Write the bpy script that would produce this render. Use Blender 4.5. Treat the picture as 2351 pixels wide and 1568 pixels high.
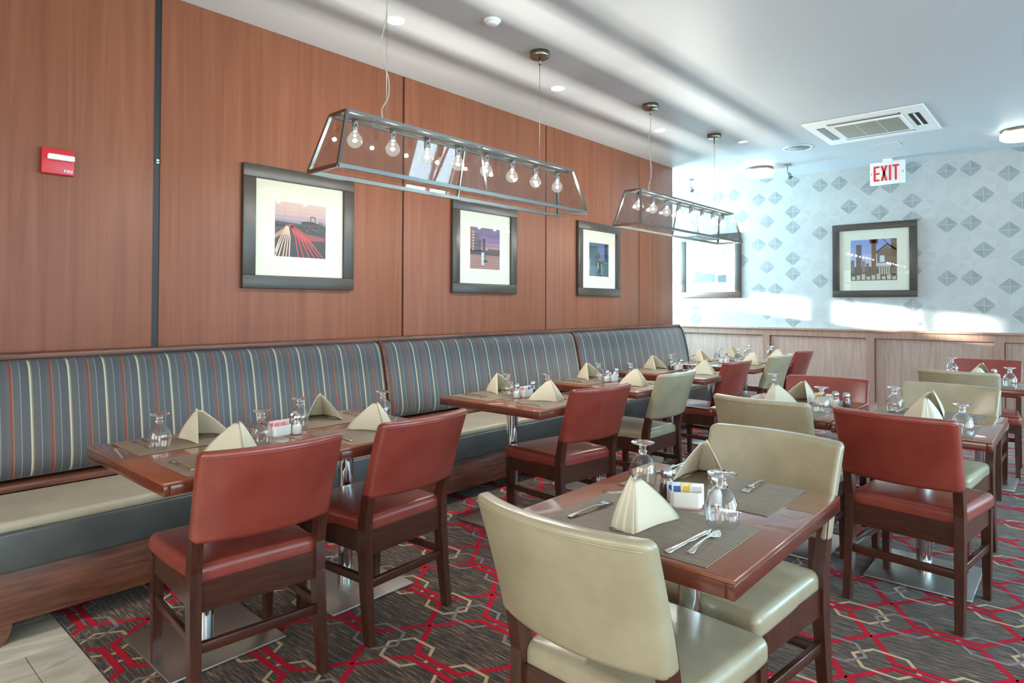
import bpy, math, random
from mathutils import Vector, Matrix
random.seed(7)
S = bpy.context.scene
COL = S.collection
for o in list(bpy.data.objects): bpy.data.objects.remove(o)
PI = math.pi

# ------------------------------------------------------------------ camera
FPX, YAW, PITCH, ROLL, PY = 1470.49, 0.723774, -0.0163454, 0.00301986, 676.36
cy_, sy_, cp_, sp_, cr_, sr_ = math.cos(YAW), math.sin(YAW), math.cos(PITCH), math.sin(PITCH), math.cos(ROLL), math.sin(ROLL)
Fv = Vector((-sy_*cp_, cy_*cp_, -sp_)); Rv = Vector((cy_, sy_, 0)); Uv = Rv.cross(Fv)
R2 = cr_*Rv + sr_*Uv; U2 = -sr_*Rv + cr_*Uv
cam_d = bpy.data.cameras.new('camera'); cam = bpy.data.objects.new('camera', cam_d); COL.objects.link(cam)
M4 = Matrix(((R2.x, U2.x, -Fv.x, 3.8), (R2.y, U2.y, -Fv.y, 0.0), (R2.z, U2.z, -Fv.z, 1.31), (0, 0, 0, 1)))
cam.matrix_world = M4
cam_d.sensor_width = 36; cam_d.sensor_fit = 'HORIZONTAL'; cam_d.lens = FPX/2351*36
cam_d.shift_y = (PY-784)/2351; cam_d.clip_start = 0.05
S.camera = cam

# ------------------------------------------------------------------ world, sun, daylight, exposure
S.view_settings.view_transform = 'Standard'; S.view_settings.look = 'None'
S.view_settings.exposure = 0.1; S.view_settings.gamma = 1.0; S.view_settings.use_curve_mapping = False
w = bpy.data.worlds.new('daylight'); S.world = w; w.use_nodes = True
bgn = w.node_tree.nodes['Background']; bgn.inputs[0].default_value = (0.62, 0.80, 1.0, 1); bgn.inputs[1].default_value = 1.2

def light(name, kind, loc, energy, color=(1, 1, 1), **kw):
    d = bpy.data.lights.new(name, kind); d.energy = energy; d.color = color
    o = bpy.data.objects.new(name, d); COL.objects.link(o); o.location = loc
    for k, v in kw.items():
        if k == 'dirv': o.rotation_euler = Vector(v).to_track_quat('-Z', 'Y').to_euler()
        else: setattr(d, k, v)
    return o
# low sun coming in through the window of the recess, raking along the back wall
light('sun', 'SUN', (-8, 6, 4), 60.0, (1.0, 0.97, 0.92), dirv=(1.0, 0.28, -0.12), angle=math.radians(1.1))
COOL = (0.48, 0.80, 1.0); NEUT = (1.0, 0.95, 0.88)
RW = 7.4; FW = -3.2; BW = 8.797; ZC = 3.034; RX = -1.6; WE = 7.32   # right wall, rear wall, back wall, ceiling, recess wall, end of panelled wall
WIN_R = [(-2.6, -0.4), (0.2, 2.4), (2.6, 5.45), (7.5, 8.7)]
WIN_F = [(0.6, 2.8), (3.4, 5.6)]
for (a, b), e, c in zip(WIN_R, (60, 100, 235, 230), (NEUT, (0.82, 0.92, 1.0), COOL, COOL)):
    light('window_daylight', 'AREA', (RW+0.25, (a+b)/2, 1.6), e, c, dirv=(-1, 0, 0), shape='RECTANGLE', size=b-a, size_y=2.5)
for a, b in WIN_F:
    light('window_daylight', 'AREA', ((a+b)/2, FW-0.25, 1.7), 75, NEUT, dirv=(0, 1, 0), shape='RECTANGLE', size=b-a, size_y=2.0)
light('window_daylight', 'AREA', (RX-0.25, 8.06, 2.08), 540, COOL, dirv=(1, 0, 0), shape='RECTANGLE', size=1.3, size_y=1.3)

# ------------------------------------------------------------------ helpers
def lin(c):
    return tuple((x/12.92 if x <= 0.04045 else ((x+0.055)/1.055)**2.4) for x in c)
def rgb(r, g, b): return lin((r/255, g/255, b/255))+(1,)

class NT:
    def __init__(s, name):
        s.m = bpy.data.materials.new(name); s.m.use_nodes = True
        s.t = s.m.node_tree; s.b = s.t.nodes['Principled BSDF']; s.out = s.t.nodes['Material Output']
    def n(s, kind, **kw):
        x = s.t.nodes.new(kind)
        for k, v in kw.items():
            if k.startswith('i_'):
                key = k[2:]; key = int(key) if key.isdigit() else key
                x.inputs[key].default_value = v
            else: setattr(x, k, v)
        return x
    def l(s, a, b): s.t.links.new(a, b)
    def ramp(s, fac, stops, interp='LINEAR'):
        r = s.n('ShaderNodeValToRGB'); r.color_ramp.interpolation = interp
        e = r.color_ramp.elements
        e[0].position, e[0].color = stops[0]
        e[1].position, e[1].color = stops[1]
        for p_, c_ in stops[2:]:
            q = e.new(p_); q.color = c_
        s.l(fac, r.inputs[0]); return r
    def coords(s, scale=(1, 1, 1), kind='Object', loc=(0, 0, 0)):
        tc = s.n('ShaderNodeTexCoord'); mp = s.n('ShaderNodeMapping')
        mp.inputs['Scale'].default_value = scale; mp.inputs['Location'].default_value = loc
        s.l(tc.outputs[kind], mp.inputs[0]); return mp.outputs[0]

def plain(name, col, rough=0.5, metal=0.0, spec=0.5, coat=0.0, coat_r=0.1, emit=None, es=0.0):
    t = NT(name); b = t.b
    b.inputs['Base Color'].default_value = col; b.inputs['Roughness'].default_value = rough
    b.inputs['Metallic'].default_value = metal; b.inputs['Specular IOR Level'].default_value = spec
    b.inputs['Coat Weight'].default_value = coat; b.inputs['Coat Roughness'].default_value = coat_r
    if emit: b.inputs['Emission Color'].default_value = emit; b.inputs['Emission Strength'].default_value = es
    return t.m

def wood(name, c1, c2, scale, rough=0.35, coat=0.0, bands=None, kind='Object', dist=1.5, mul=0.25, cr=0.12, spec=0.5):
    t = NT(name); v = t.coords(scale, kind)
    n1 = t.n('ShaderNodeTexNoise', i_Scale=1.0, i_Detail=6.0, i_Roughness=0.6, i_Distortion=dist)
    t.l(v, n1.inputs['Vector'])
    r = t.ramp(n1.outputs[0], [(0.3, c1), (0.7, c2)])
    v2 = t.coords(tuple(x*4 for x in scale), kind)
    n2 = t.n('ShaderNodeTexNoise', i_Scale=1.0, i_Detail=3.0); t.l(v2, n2.inputs['Vector'])
    mx = t.n('ShaderNodeMix', data_type='RGBA', blend_type='MULTIPLY'); mx.inputs[0].default_value = mul
    r2 = t.ramp(n2.outputs[0], [(0.35, (0.55, 0.5, 0.48, 1)), (0.62, (1, 1, 1, 1))])
    t.l(r.outputs[0], mx.inputs[6]); t.l(r2.outputs[0], mx.inputs[7])
    t.l(mx.outputs[2], t.b.inputs['Base Color'])
    t.b.inputs['Roughness'].default_value = rough
    t.b.inputs['Coat Weight'].default_value = coat; t.b.inputs['Coat Roughness'].default_value = cr; t.b.inputs['Specular IOR Level'].default_value = spec
    bp = t.n('ShaderNodeBump', i_Strength=0.08, i_Distance=0.002); t.l(n2.outputs[0], bp.inputs['Height']); t.l(bp.outputs[0], t.b.inputs['Normal'])
    return t.m

def vinyl(name, c1, c2, rough=0.34, spec=0.5, coat=0.45):
    t = NT(name); v = t.coords((5, 5, 5))
    n1 = t.n('ShaderNodeTexNoise', i_Scale=1.0, i_Detail=4.0, i_Roughness=0.6); t.l(v, n1.inputs['Vector'])
    r = t.ramp(n1.outputs[0], [(0.35, c1), (0.65, c2)]); t.l(r.outputs[0], t.b.inputs['Base Color'])
    v2 = t.coords((260, 260, 260)); n2 = t.n('ShaderNodeTexVoronoi', i_Scale=1.0); t.l(v2, n2.inputs['Vector'])
    bp = t.n('ShaderNodeBump', i_Strength=0.06, i_Distance=0.001); t.l(n2.outputs[0], bp.inputs['Height']); t.l(bp.outputs[0], t.b.inputs['Normal'])
    t.b.inputs['Roughness'].default_value = rough; t.b.inputs['Specular IOR Level'].default_value = spec
    t.b.inputs['Coat Weight'].default_value = coat; t.b.inputs['Coat Roughness'].default_value = 0.16
    return t.m

def thin_glass(name, tint=(0.97, 0.98, 0.98, 1), rough=0.02, ior=1.5, add=0.0, ex=5.0):
    t = NT(name); t.t.nodes.remove(t.b)
    tr = t.n('ShaderNodeBsdfTransparent', i_Color=tint); gl = t.n('ShaderNodeBsdfGlossy', i_Roughness=rough)
    lw = t.n('ShaderNodeLayerWeight', i_Blend=0.5); pw_ = t.n('ShaderNodeMath', operation='POWER'); pw_.inputs[1].default_value = ex
    t.l(lw.outputs['Facing'], pw_.inputs[0]); f0 = ((ior-1)/(ior+1))**2
    fr = t.n('ShaderNodeMath', operation='MULTIPLY_ADD'); fr.inputs[1].default_value = 1-f0; fr.inputs[2].default_value = f0; t.l(pw_.outputs[0], fr.inputs[0])
    ad = t.n('ShaderNodeMath', operation='ADD', use_clamp=True); ad.inputs[1].default_value = add
    mx = t.n('ShaderNodeMixShader')
    t.l(fr.outputs[0], ad.inputs[0]); t.l(ad.outputs[0], mx.inputs[0]); t.l(tr.outputs[0], mx.inputs[1]); t.l(gl.outputs[0], mx.inputs[2]); t.l(mx.outputs[0], t.out.inputs[0])
    return t.m

# mesh builder: collects pieces, one mesh object out
class MB:
    def __init__(s): s.v = []; s.f = []; s.mi = []; s.sm = []
    def add(s, vs, fs, mi=0, sm=False):
        k = len(s.v); s.v += [tuple(q) for q in vs]
        for f in fs: s.f.append(tuple(i+k for i in f)); s.mi.append(mi); s.sm.append(sm)
        return s
    def box(s, x0, x1, y0, y1, z0, z1, mi=0, bev=0.0):
        if bev > 0: return s.rbox(((x0+x1)/2, (y0+y1)/2, (z0+z1)/2), ((x1-x0)/2, (y1-y0)/2, (z1-z0)/2), bev, 1, mi)
        vs = [(x, y, z) for z in (z0, z1) for y in (y0, y1) for x in (x0, x1)]
        return s.add(vs, [(0, 2, 3, 1), (4, 5, 7, 6), (0, 1, 5, 4), (2, 6, 7, 3), (0, 4, 6, 2), (1, 3, 7, 5)], mi)
    def rbox(s, c, h, r, seg=3, mi=0, mids=(0, 0, 0), fn=None, sm=True):
        r = min(r, min(h)*0.999)
        def axis(hh, nmid):
            # positions: corner arc samples then interior
            a = [(-hh, -1.0)] if False else []
            pts = []
            for i in range(seg+1): pts.append(-hh + r*(1-math.cos(PI/2*i/seg)) if False else -hh + r*i/seg)
            n = nmid+1
            for i in range(1, n): pts.append(-hh+r + (2*hh-2*r)*i/n)
            for i in range(seg+1): pts.append(hh-r + r*i/seg)
            return pts
        X, Y, Z = axis(h[0], mids[0]), axis(h[1], mids[1]), axis(h[2], mids[2])
        idx = {}; vs = []; fs = []
        def P(i, j, k):
            key = (i, j, k)
            if key in idx: return idx[key]
            p = [X[i], Y[j], Z[k]]; q = [max(-h[a]+r, min(h[a]-r, p[a])) for a in range(3)]
            d = [p[a]-q[a] for a in range(3)]
            # equal-angle spread over the corner
            d = [math.tan(PI/4*x/r)*r if abs(x) > 1e-9 else 0.0 for x in d]
            L = math.sqrt(sum(x*x for x in d))
            if L > 1e-9: p = [q[a]+d[a]/L*r for a in range(3)]
            if fn: p = fn(*p)
            p = (p[0]+c[0], p[1]+c[1], p[2]+c[2])
            idx[key] = len(vs); vs.append(p); return idx[key]
        nx, ny, nz = len(X)-1, len(Y)-1, len(Z)-1
        for i in range(nx):
            for j in range(ny):
                fs.append((P(i, j, 0), P(i, j+1, 0), P(i+1, j+1, 0), P(i+1, j, 0)))
                fs.append((P(i, j, nz), P(i+1, j, nz), P(i+1, j+1, nz), P(i, j+1, nz)))
        for i in range(nx):
            for k in range(nz):
                fs.append((P(i, 0, k), P(i+1, 0, k), P(i+1, 0, k+1), P(i, 0, k+1)))
                fs.append((P(i, ny, k), P(i, ny, k+1), P(i+1, ny, k+1), P(i+1, ny, k)))
        for j in range(ny):
            for k in range(nz):
                fs.append((P(0, j, k), P(0, j, k+1), P(0, j+1, k+1), P(0, j+1, k)))
                fs.append((P(nx, j, k), P(nx, j+1, k), P(nx, j+1, k+1), P(nx, j, k+1)))
        return s.add(vs, fs, mi, sm)
    def lathe(s, prof, n=24, c=(0, 0, 0), mi=0, sm=True, cap=True):
        vs = []; fs = []
        for r, z in prof:
            for i in range(n):
                a = 2*PI*i/n; vs.append((c[0]+r*math.cos(a), c[1]+r*math.sin(a), c[2]+z))
        for k in range(len(prof)-1):
            for i in range(n):
                j = (i+1) % n; fs.append((k*n+i, k*n+j, (k+1)*n+j, (k+1)*n+i))
        if cap:
            if prof[0][0] > 1e-5: fs.append(tuple(range(n))[::-1])
            if prof[-1][0] > 1e-5: fs.append(tuple((len(prof)-1)*n+i for i in range(n)))
        return s.add(vs, fs, mi, sm)
    def tube(s, pts, r, n=8, mi=0):
        pts = [Vector(p) for p in pts]; vs = []; fs = []
        for k, p in enumerate(pts):
            d = (pts[min(k+1, len(pts)-1)]-pts[max(k-1, 0)]).normalized()
            u = d.cross(Vector((0, 0, 1)) if abs(d.z) < 0.9 else Vector((1, 0, 0))).normalized(); v = d.cross(u)
            for i in range(n):
                a = 2*PI*i/n; vs.append(p+u*r*math.cos(a)+v*r*math.sin(a))
        for k in range(len(pts)-1):
            for i in range(n):
                j = (i+1) % n; fs.append((k*n+i, k*n+j, (k+1)*n+j, (k+1)*n+i))
        fs += [tuple(range(n))[::-1], tuple((len(pts)-1)*n+i for i in range(n))]
        return s.add(vs, fs, mi, True)
    def loft(s, secs, mi=0, sm=False):   # closed sections (lists of points), capped
        n = len(secs[0]); vs = [p for q in secs for p in q]; fs = []
        for k in range(len(secs)-1):
            for i in range(n):
                j = (i+1) % n; fs.append((k*n+i, k*n+j, (k+1)*n+j, (k+1)*n+i))
        fs += [tuple(range(n))[::-1], tuple((len(secs)-1)*n+i for i in range(n))]
        return s.add(vs, fs, mi, sm)
    def bar(s, a, b, wx, wy=None, mi=0, up=(0, 0, 1)):   # rectangular bar from a to b
        a, b = Vector(a), Vector(b); wy = wy or wx; d = (b-a).normalized(); up = Vector(up)
        u = d.cross(up)
        if u.length < 1e-3: u = d.cross(Vector((1, 0, 0)))
        u.normalize(); v = u.cross(d).normalized()
        q = [(-1, -1), (1, -1), (1, 1), (-1, 1)]
        return s.loft([[p+u*wx/2*i+v*wy/2*j for i, j in q] for p in (a, b)], mi)
    def poly(s, pts, mi=0): return s.add(pts, [tuple(range(len(pts)))], mi)
    def mesh(s, name):
        me = bpy.data.meshes.new(name); me.from_pydata(s.v, [], s.f)
        me.polygons.foreach_set('material_index', s.mi); me.polygons.foreach_set('use_smooth', s.sm)
        me.update(); return me
    def build(s, name, mats, parent=None, loc=(0, 0, 0), rz=0.0):
        me = s.mesh(name)
        for m in (mats if isinstance(mats, (list, tuple)) else [mats]): me.materials.append(m)
        o = bpy.data.objects.new(name, me); COL.objects.link(o); o.parent = parent; o.location = loc; o.rotation_euler[2] = rz
        return o

def tag(o, label=None, cat=None, group=None, kind=None):
    for k, v in (('label', label), ('category', cat), ('group', group), ('kind', kind)):
        if v: o[k] = v
    return o
def empty(name, loc=(0, 0, 0), rz=0.0):
    o = bpy.data.objects.new(name, None); COL.objects.link(o); o.location = loc; o.rotation_euler[2] = rz; o.empty_display_size = 0.1
    return o
def copy_tree(o, parent=None):
    c = o.copy(); COL.objects.link(c); c.parent = parent
    for ch in o.children: copy_tree(ch, c)
    return c
USED = set()
def place(proto, loc, rz, label, cat, group):
    if proto.name in USED: o = copy_tree(proto)
    else: o = proto; USED.add(proto.name)
    o.location = loc; o.rotation_euler = (0, 0, rz)
    return tag(o, label, cat, group)

# ------------------------------------------------------------------ materials
M = {}
M['veneer'] = wood('red_brown_veneer', rgb(122, 70, 47), rgb(141, 87, 62), (1.0, 10, 0.4), 0.5, 0.10, mul=0.18, cr=0.4, spec=0.3)
M['gap'] = plain('dark_channel', rgb(38, 16, 12), 0.6)
M['gap_black'] = plain('black_channel', rgb(14, 14, 14), 0.5)
M['oak'] = wood('stained_oak', rgb(70, 38, 26), rgb(132, 82, 60), (26, 1.6, 26), 0.4)
M['wains'] = wood('wainscot_oak', rgb(156, 128, 114), rgb(182, 155, 142), (30, 30, 1.2), 0.35, 0.2)
M['wains_rail'] = wood('wainscot_rail_oak', rgb(144, 110, 92), rgb(168, 134, 116), (24, 24, 2), 0.35, 0.2)
M['stile_shade'] = plain('dark_stile_shade', rgb(104, 62, 46), 0.4)  # dark brown standing in for the shade along stiles and top rail
M['table_wood'] = wood('table_wood', rgb(126, 66, 38), rgb(144, 80, 50), (3, 14, 14), 0.3, 1.0, mul=0.12, cr=0.03)
M['table_edge'] = wood('table_edge_wood', rgb(84, 36, 24), rgb(110, 52, 34), (6, 6, 30), 0.2, 0.5)
M['chair_wood'] = wood('mahogany_wood', rgb(54, 28, 19), rgb(86, 47, 32), (30, 30, 4), 0.3, 0.3)
M['chair_wood_cross'] = wood('mahogany_wood_cross', rgb(54, 28, 19), rgb(86, 47, 32), (4, 30, 30), 0.3, 0.3)
M['red_vinyl'] = vinyl('red_vinyl', rgb(128, 52, 42), rgb(148, 66, 54))
M['cream_vinyl'] = vinyl('cream_vinyl', rgb(158, 148, 120), rgb(174, 165, 138))
M['slate_vinyl'] = vinyl('slate_vinyl', rgb(68, 73, 73), rgb(80, 85, 85), 0.4, 0.5, 0.3)
M['taupe_vinyl'] = vinyl('taupe_vinyl', rgb(166, 158, 138), rgb(182, 174, 154), 0.45, 0.5, 0.1)
M['white'] = plain('white_paint', rgb(238, 238, 234), 0.55)
M['ceiling'] = plain('ceiling_paint', rgb(196, 201, 203), 0.42, spec=0.35)
M['plaster'] = plain('plain_wall_paint', rgb(222, 222, 216), 0.7)
M['steel'] = plain('brushed_steel', rgb(200, 200, 195), 0.42, 1.0)
M['chrome'] = plain('chrome', rgb(214, 216, 218), 0.06, 1.0)
M['silver'] = plain('cutlery_steel', rgb(222, 220, 214), 0.14, 1.0)
M['lamp_metal'] = plain('lamp_frame_metal', rgb(150, 150, 144), 0.25, 1.0)
M['nickel'] = plain('satin_nickel', rgb(150, 140, 122), 0.3, 1.0)
M['linen'] = plain('cream_linen', rgb(216, 206, 182), 0.85, spec=0.2)
M['ceramic'] = plain('white_ceramic', rgb(240, 238, 230), 0.15)
M['glass'] = thin_glass('clear_glass', (0.97, 0.98, 0.98, 1), 0.02, 1.5, 0.0)
M['goblet'] = thin_glass('goblet_glass', (0.95, 0.96, 0.96, 1), 0.03, 1.5, 0.07, 2.2)
t = NT('solid_glass'); t.t.nodes.remove(t.b); g_ = t.n('ShaderNodeBsdfGlass', i_IOR=1.45, i_Roughness=0.0); t.l(g_.outputs[0], t.out.inputs[0]); M['solid_glass'] = t.m
M['pane'] = thin_glass('lamp_pane_glass', (0.95, 0.95, 0.945, 1), 0.02, 1.45, 0.0)
M['bulb_glass'] = thin_glass('bulb_glass', (0.98, 0.98, 0.97, 1), 0.02, 1.45, 0.0)
_t = M['bulb_glass'].node_tree; _o = _t.nodes['Material Output']; _mx = _o.inputs[0].links[0].from_node
_em = _t.nodes.new('ShaderNodeEmission'); _em.inputs[0].default_value = (1.0, 0.97, 0.86, 1); _em.inputs[1].default_value = 0.22
_as = _t.nodes.new('ShaderNodeAddShader'); _t.links.new(_mx.outputs[0], _as.inputs[0]); _t.links.new(_em.outputs[0], _as.inputs[1]); _t.links.new(_as.outputs[0], _o.inputs[0])
M['filament'] = plain('glowing_filament', (1, 1, 1, 1), 0.5, emit=(1.0, 0.96, 0.84, 1), es=40)
M['diffuser'] = plain('glowing_diffuser', (1, 1, 1, 1), 0.5, emit=(1.0, 0.98, 0.94, 1), es=5)
M['downlight'] = plain('downlight_lens', (1, 1, 1, 1), 0.4, emit=(1.0, 0.95, 0.85, 1), es=1.1)
M['black'] = plain('black_stained_wood', rgb(62, 54, 47), 0.36, spec=0.5)
M['mat_board'] = plain('cream_mat_board', rgb(232, 230, 214), 0.8)
M['pic_glass'] = thin_glass('picture_glass', (0.98, 0.99, 0.985, 1), 0.01, 1.45, 0.01)
M['salt'] = plain('salt_grains', rgb(240, 240, 238), 0.9)
M['pepper'] = plain('pepper_grains', rgb(58, 48, 40), 0.95)
M['dark'] = plain('dark_slot', rgb(26, 20, 18), 0.7)
M['grille'] = plain('beige_grille', rgb(150, 148, 132), 0.7)
M['red_paint'] = plain('red_enamel', rgb(196, 36, 46), 0.35)
M['sign_red'] = plain('sign_red', rgb(222, 44, 40), 0.5)
M['grey'] = plain('grey_plastic', rgb(140, 146, 148), 0.5)
M['black_rubber'] = plain('black_rubber', rgb(18, 18, 18), 0.7)
M['cord'] = plain('clear_cord', rgb(190, 186, 170), 0.4)

# woven placemat
t = NT('woven_vinyl'); v = t.coords((1, 1, 1))
def wv(axis, sc):
    x = t.n('ShaderNodeTexWave', wave_type='BANDS', bands_direction=axis, i_Scale=sc, i_Distortion=0.6, i_Detail=1.0); t.l(v, x.inputs[0]); return x
wa, wb = wv('X', 44), wv('Y', 36)
ml = t.n('ShaderNodeMath', operation='MULTIPLY'); t.l(wa.outputs[1], ml.inputs[0]); t.l(wb.outputs[1], ml.inputs[1])
nz = t.n('ShaderNodeTexNoise', i_Scale=1.0, i_Detail=3.0); v3 = t.coords((10, 160, 10)); t.l(v3, nz.inputs['Vector'])
ad = t.n('ShaderNodeMath', operation='ADD'); t.l(ml.outputs[0], ad.inputs[0]); t.l(nz.outputs[0], ad.inputs[1])
r = t.ramp(ad.outputs[0], [(0.25, rgb(86, 73, 62)), (1.0, rgb(150, 134, 116))]); t.l(r.outputs[0], t.b.inputs['Base Color'])
t.b.inputs['Roughness'].default_value = 0.55
bp = t.n('ShaderNodeBump', i_Strength=0.3, i_Distance=0.001); t.l(ml.outputs[0], bp.inputs['Height']); t.l(bp.outputs[0], t.b.inputs['Normal'])
M['woven'] = t.m

# striped banquette fabric (stripes along the wall, 15 cm repeat)
t = NT('striped_fabric'); v = t.coords((1, 1, 1))
geo = t.n('ShaderNodeNewGeometry'); sx = t.n('ShaderNodeSeparateXYZ'); t.l(geo.outputs['Position'], sx.inputs[0])
a1 = t.n('ShaderNodeMath', operation='SUBTRACT'); t.l(sx.outputs[1], a1.inputs[0]); a1.inputs[1].default_value = 0.984-0.1525*20-0.006
a2 = t.n('ShaderNodeMath', operation='DIVIDE'); t.l(a1.outputs[0], a2.inputs[0]); a2.inputs[1].default_value = 0.1525
a3 = t.n('ShaderNodeMath', operation='FRACT'); t.l(a2.outputs[0], a3.inputs[0])
base = rgb(80, 82, 82); base2 = rgb(73, 77, 82); thin = rgb(126, 129, 136); redc = rgb(132, 44, 40); crm = rgb(198, 190, 168); olive = rgb(126, 112, 78)
r = t.ramp(a3.outputs[0], [(0.0, redc), (0.055, olive), (0.08, base), (0.235, base2), (0.25, thin), (0.272, base2), (0.47, rgb(96, 88, 68)), (0.485, crm), (0.525, rgb(134, 126, 104)), (0.56, base), (0.745, thin), (0.767, base2), (0.9, base)], 'CONSTANT')
# close weave shimmer
n1 = t.n('ShaderNodeTexNoise', i_Scale=1.0, i_Detail=2.0); v2 = t.coords((400, 900, 60)); t.l(v2, n1.inputs['Vector'])
mx = t.n('ShaderNodeMix', data_type='RGBA', blend_type='MULTIPLY'); mx.inputs[0].default_value = 0.35
r2 = t.ramp(n1.outputs[0], [(0.3, (0.6, 0.6, 0.6, 1)), (0.7, (1.15, 1.15, 1.15, 1))]); t.l(r.outputs[0], mx.inputs[6]); t.l(r2.outputs[0], mx.inputs[7])
t.l(mx.outputs[2], t.b.inputs['Base Color']); t.b.inputs['Roughness'].default_value = 0.5
t.b.inputs['Sheen Weight'].default_value = 0.3
M['stripe'] = t.m

# carpet ground: dark brown, streaked across the room
t = NT('carpet_ground'); v = t.coords((9, 150, 1))
n1 = t.n('ShaderNodeTexNoise', i_Scale=1.0, i_Detail=4.0, i_Roughness=0.7); t.l(v, n1.inputs['Vector'])
r = t.ramp(n1.outputs[0], [(0.36, rgb(30, 22, 18)), (0.50, rgb(62, 47, 38)), (0.62, rgb(146, 116, 88))])
t.l(r.outputs[0], t.b.inputs['Base Color']); t.b.inputs['Roughness'].default_value = 0.95; t.b.inputs['Specular IOR Level'].default_value = 0.2
t.b.inputs['Sheen Weight'].default_value = 0.15
M['carpet'] = t.m
def yarn(name, c):
    t = NT(name); v = t.coords((120, 300, 1)); n1 = t.n('ShaderNodeTexNoise', i_Scale=1.0, i_Detail=2.0); t.l(v, n1.inputs['Vector'])
    r = t.ramp(n1.outputs[0], [(0.3, tuple(x*0.75 for x in c[:3])+(1,)), (0.7, c)]); t.l(r.outputs[0], t.b.inputs['Base Color'])
    t.b.inputs['Roughness'].default_value = 0.95; t.b.inputs['Specular IOR Level'].default_value = 0.2
    return t.m
M['yarn_red'] = yarn('red_yarn', rgb(200, 32, 56)); M['yarn_cream'] = yarn('cream_yarn', rgb(212, 184, 148)); M['yarn_grey'] = yarn('grey_yarn', rgb(150, 138, 140))
# marble tile
t = NT('cream_marble'); v = t.coords((2.2, 0.9, 1)); n1 = t.n('ShaderNodeTexNoise', i_Scale=2.0, i_Detail=6.0, i_Distortion=1.2); t.l(v, n1.inputs['Vector'])
r = t.ramp(n1.outputs[0], [(0.38, rgb(206, 200, 178)), (0.5, rgb(226, 222, 204)), (0.56, rgb(196, 190, 170)), (0.62, rgb(222, 218, 200))]); t.l(r.outputs[0], t.b.inputs['Base Color']); t.b.inputs['Roughness'].default_value = 0.25
M['marble'] = t.m
M['grout'] = plain('grout', rgb(120, 114, 98), 0.9)

def struct(o): o['kind'] = 'structure'; return o

# ------------------------------------------------------------------ setting
CE = 0.76   # near edge of the carpet
fl = struct(MB().box(RX-0.2, RW+0.2, FW-0.2, BW+0.2, -0.12, -0.012).build('floor', M['grout']))
x = 0.86-0.307*3; row = 0
while x < 6.9:
    y = CE-0.002-0.16+(0.30 if row % 2 else 0.0)
    y1 = CE-0.002
    ys = [y1, y1-0.155-(0.0 if row % 2 else 0.3)]
    while ys[-1] > -1.2: ys.append(ys[-1]-0.61)
    for k in range(len(ys)-1):
        MB().box(x+0.0015, x+0.3055, ys[k+1]+0.0015, ys[k]-0.0015, -0.012, 0.0).build('tile', M['marble'], fl)
    x += 0.307; row += 1

# carpet: ground plus the woven hexagon ribbons, lying a hair above the pile
cb = MB(); cb.box(0.001, RW-0.001, CE, WE+0.013, -0.011, 0.004, 0); cb.box(RX+0.001, RW-0.001, WE+0.013, BW-0.037, -0.011, 0.004, 0)
def ribbon(pts, wdt, z, mi, closed=True):
    n = len(pts); P2 = [Vector((p[0], p[1])) for p in pts]; L = []; Rr = []
    for i in range(n):
        if closed or 0 < i < n-1:
            a = (P2[i]-P2[i-1]).normalized(); b = (P2[(i+1) % n]-P2[i]).normalized()
        elif i == 0: a = b = (P2[1]-P2[0]).normalized()
        else: a = b = (P2[-1]-P2[-2]).normalized()
        na, nb = Vector((-a.y, a.x)), Vector((-b.y, b.x)); m = (na+nb).normalized(); k = wdt/2/max(0.4, m.dot(na))
        L.append(P2[i]+m*k); Rr.append(P2[i]-m*k)
    vs = [(q.x, q.y, z) for q in L]+[(q.x, q.y, z) for q in Rr]
    fs = []
    for i in range(n if closed else n-1):
        j = (i+1) % n; q = [vs[t_] for t_ in (n+i, n+j, j, i)]
        for ax, lim, sg in ((1, CE+0.002, 1), (1, BW-0.04, -1), (0, 0.01, 1), (0, RW-0.01, -1)):
            o = []
            for a, b in zip(q, q[1:]+q[:1]):
                da, db = (a[ax]-lim)*sg, (b[ax]-lim)*sg
                if da >= 0: o.append(a)
                if da*db < 0: k_ = da/(da-db); o.append(tuple(a[t_]+(b[t_]-a[t_])*k_ for t_ in range(3)))
            q = o
            if len(q) < 3: break
        if len(q) >= 3: cb.add(q, [tuple(range(len(q)))], mi)
PXc, PYc = 0.455, 0.370; X0, Y0 = 1.81, 1.75
for k in range(-6, 14):
    for m in range(-3, 20):
        cx, cyy = X0+PXc*(k+0.5), Y0+PYc*m
        if cyy < CE-0.25 or cyy > BW+0.2 or cx > RW+0.3 or cx < -0.2: continue
        hx, hf, hy = PXc/2-0.008, 0.112, 0.165
        ribbon([(cx-hx, cyy), (cx-hf, cyy+hy), (cx+hf, cyy+hy), (cx+hx, cyy), (cx+hf, cyy-hy), (cx-hf, cyy-hy)], 0.0245, 0.0044, 1)
        for s_ in (-1, 1): ribbon([(cx-hf-0.004, cyy+s_*hy), (cx+hf+0.004, cyy+s_*hy)], 0.0245, 0.0054, 1, False)
for k in range(-4, 13):
    for m in range(-3, 19):
        gx, gy = X0+PXc*k, Y0+PYc*(m+0.5)
        if gy < CE-0.1 or gy > BW+0.1 or gx > RW+0.2 or gx < -0.1: continue
        for s_ in (-1, 1):
            colr = 2 if ((m+k) % 2 == 0) == (s_ < 0) else 3
            c = gx+s_*0.086; q = [(-0.108, 0), (-0.056, 0.080), (0.056, 0.080), (0.108, 0), (0.056, -0.080), (-0.056, -0.080)]
            ribbon([(c+a, gy+b) for a, b in q], 0.0135, 0.0047 if colr == 2 else 0.0050, colr)
carpet = tag(cb.build('carpet', [M['carpet'], M['yarn_red'], M['yarn_cream'], M['yarn_grey']]), 'dark brown carpet with red, cream and grey interlocking hexagons', 'carpet')

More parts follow.
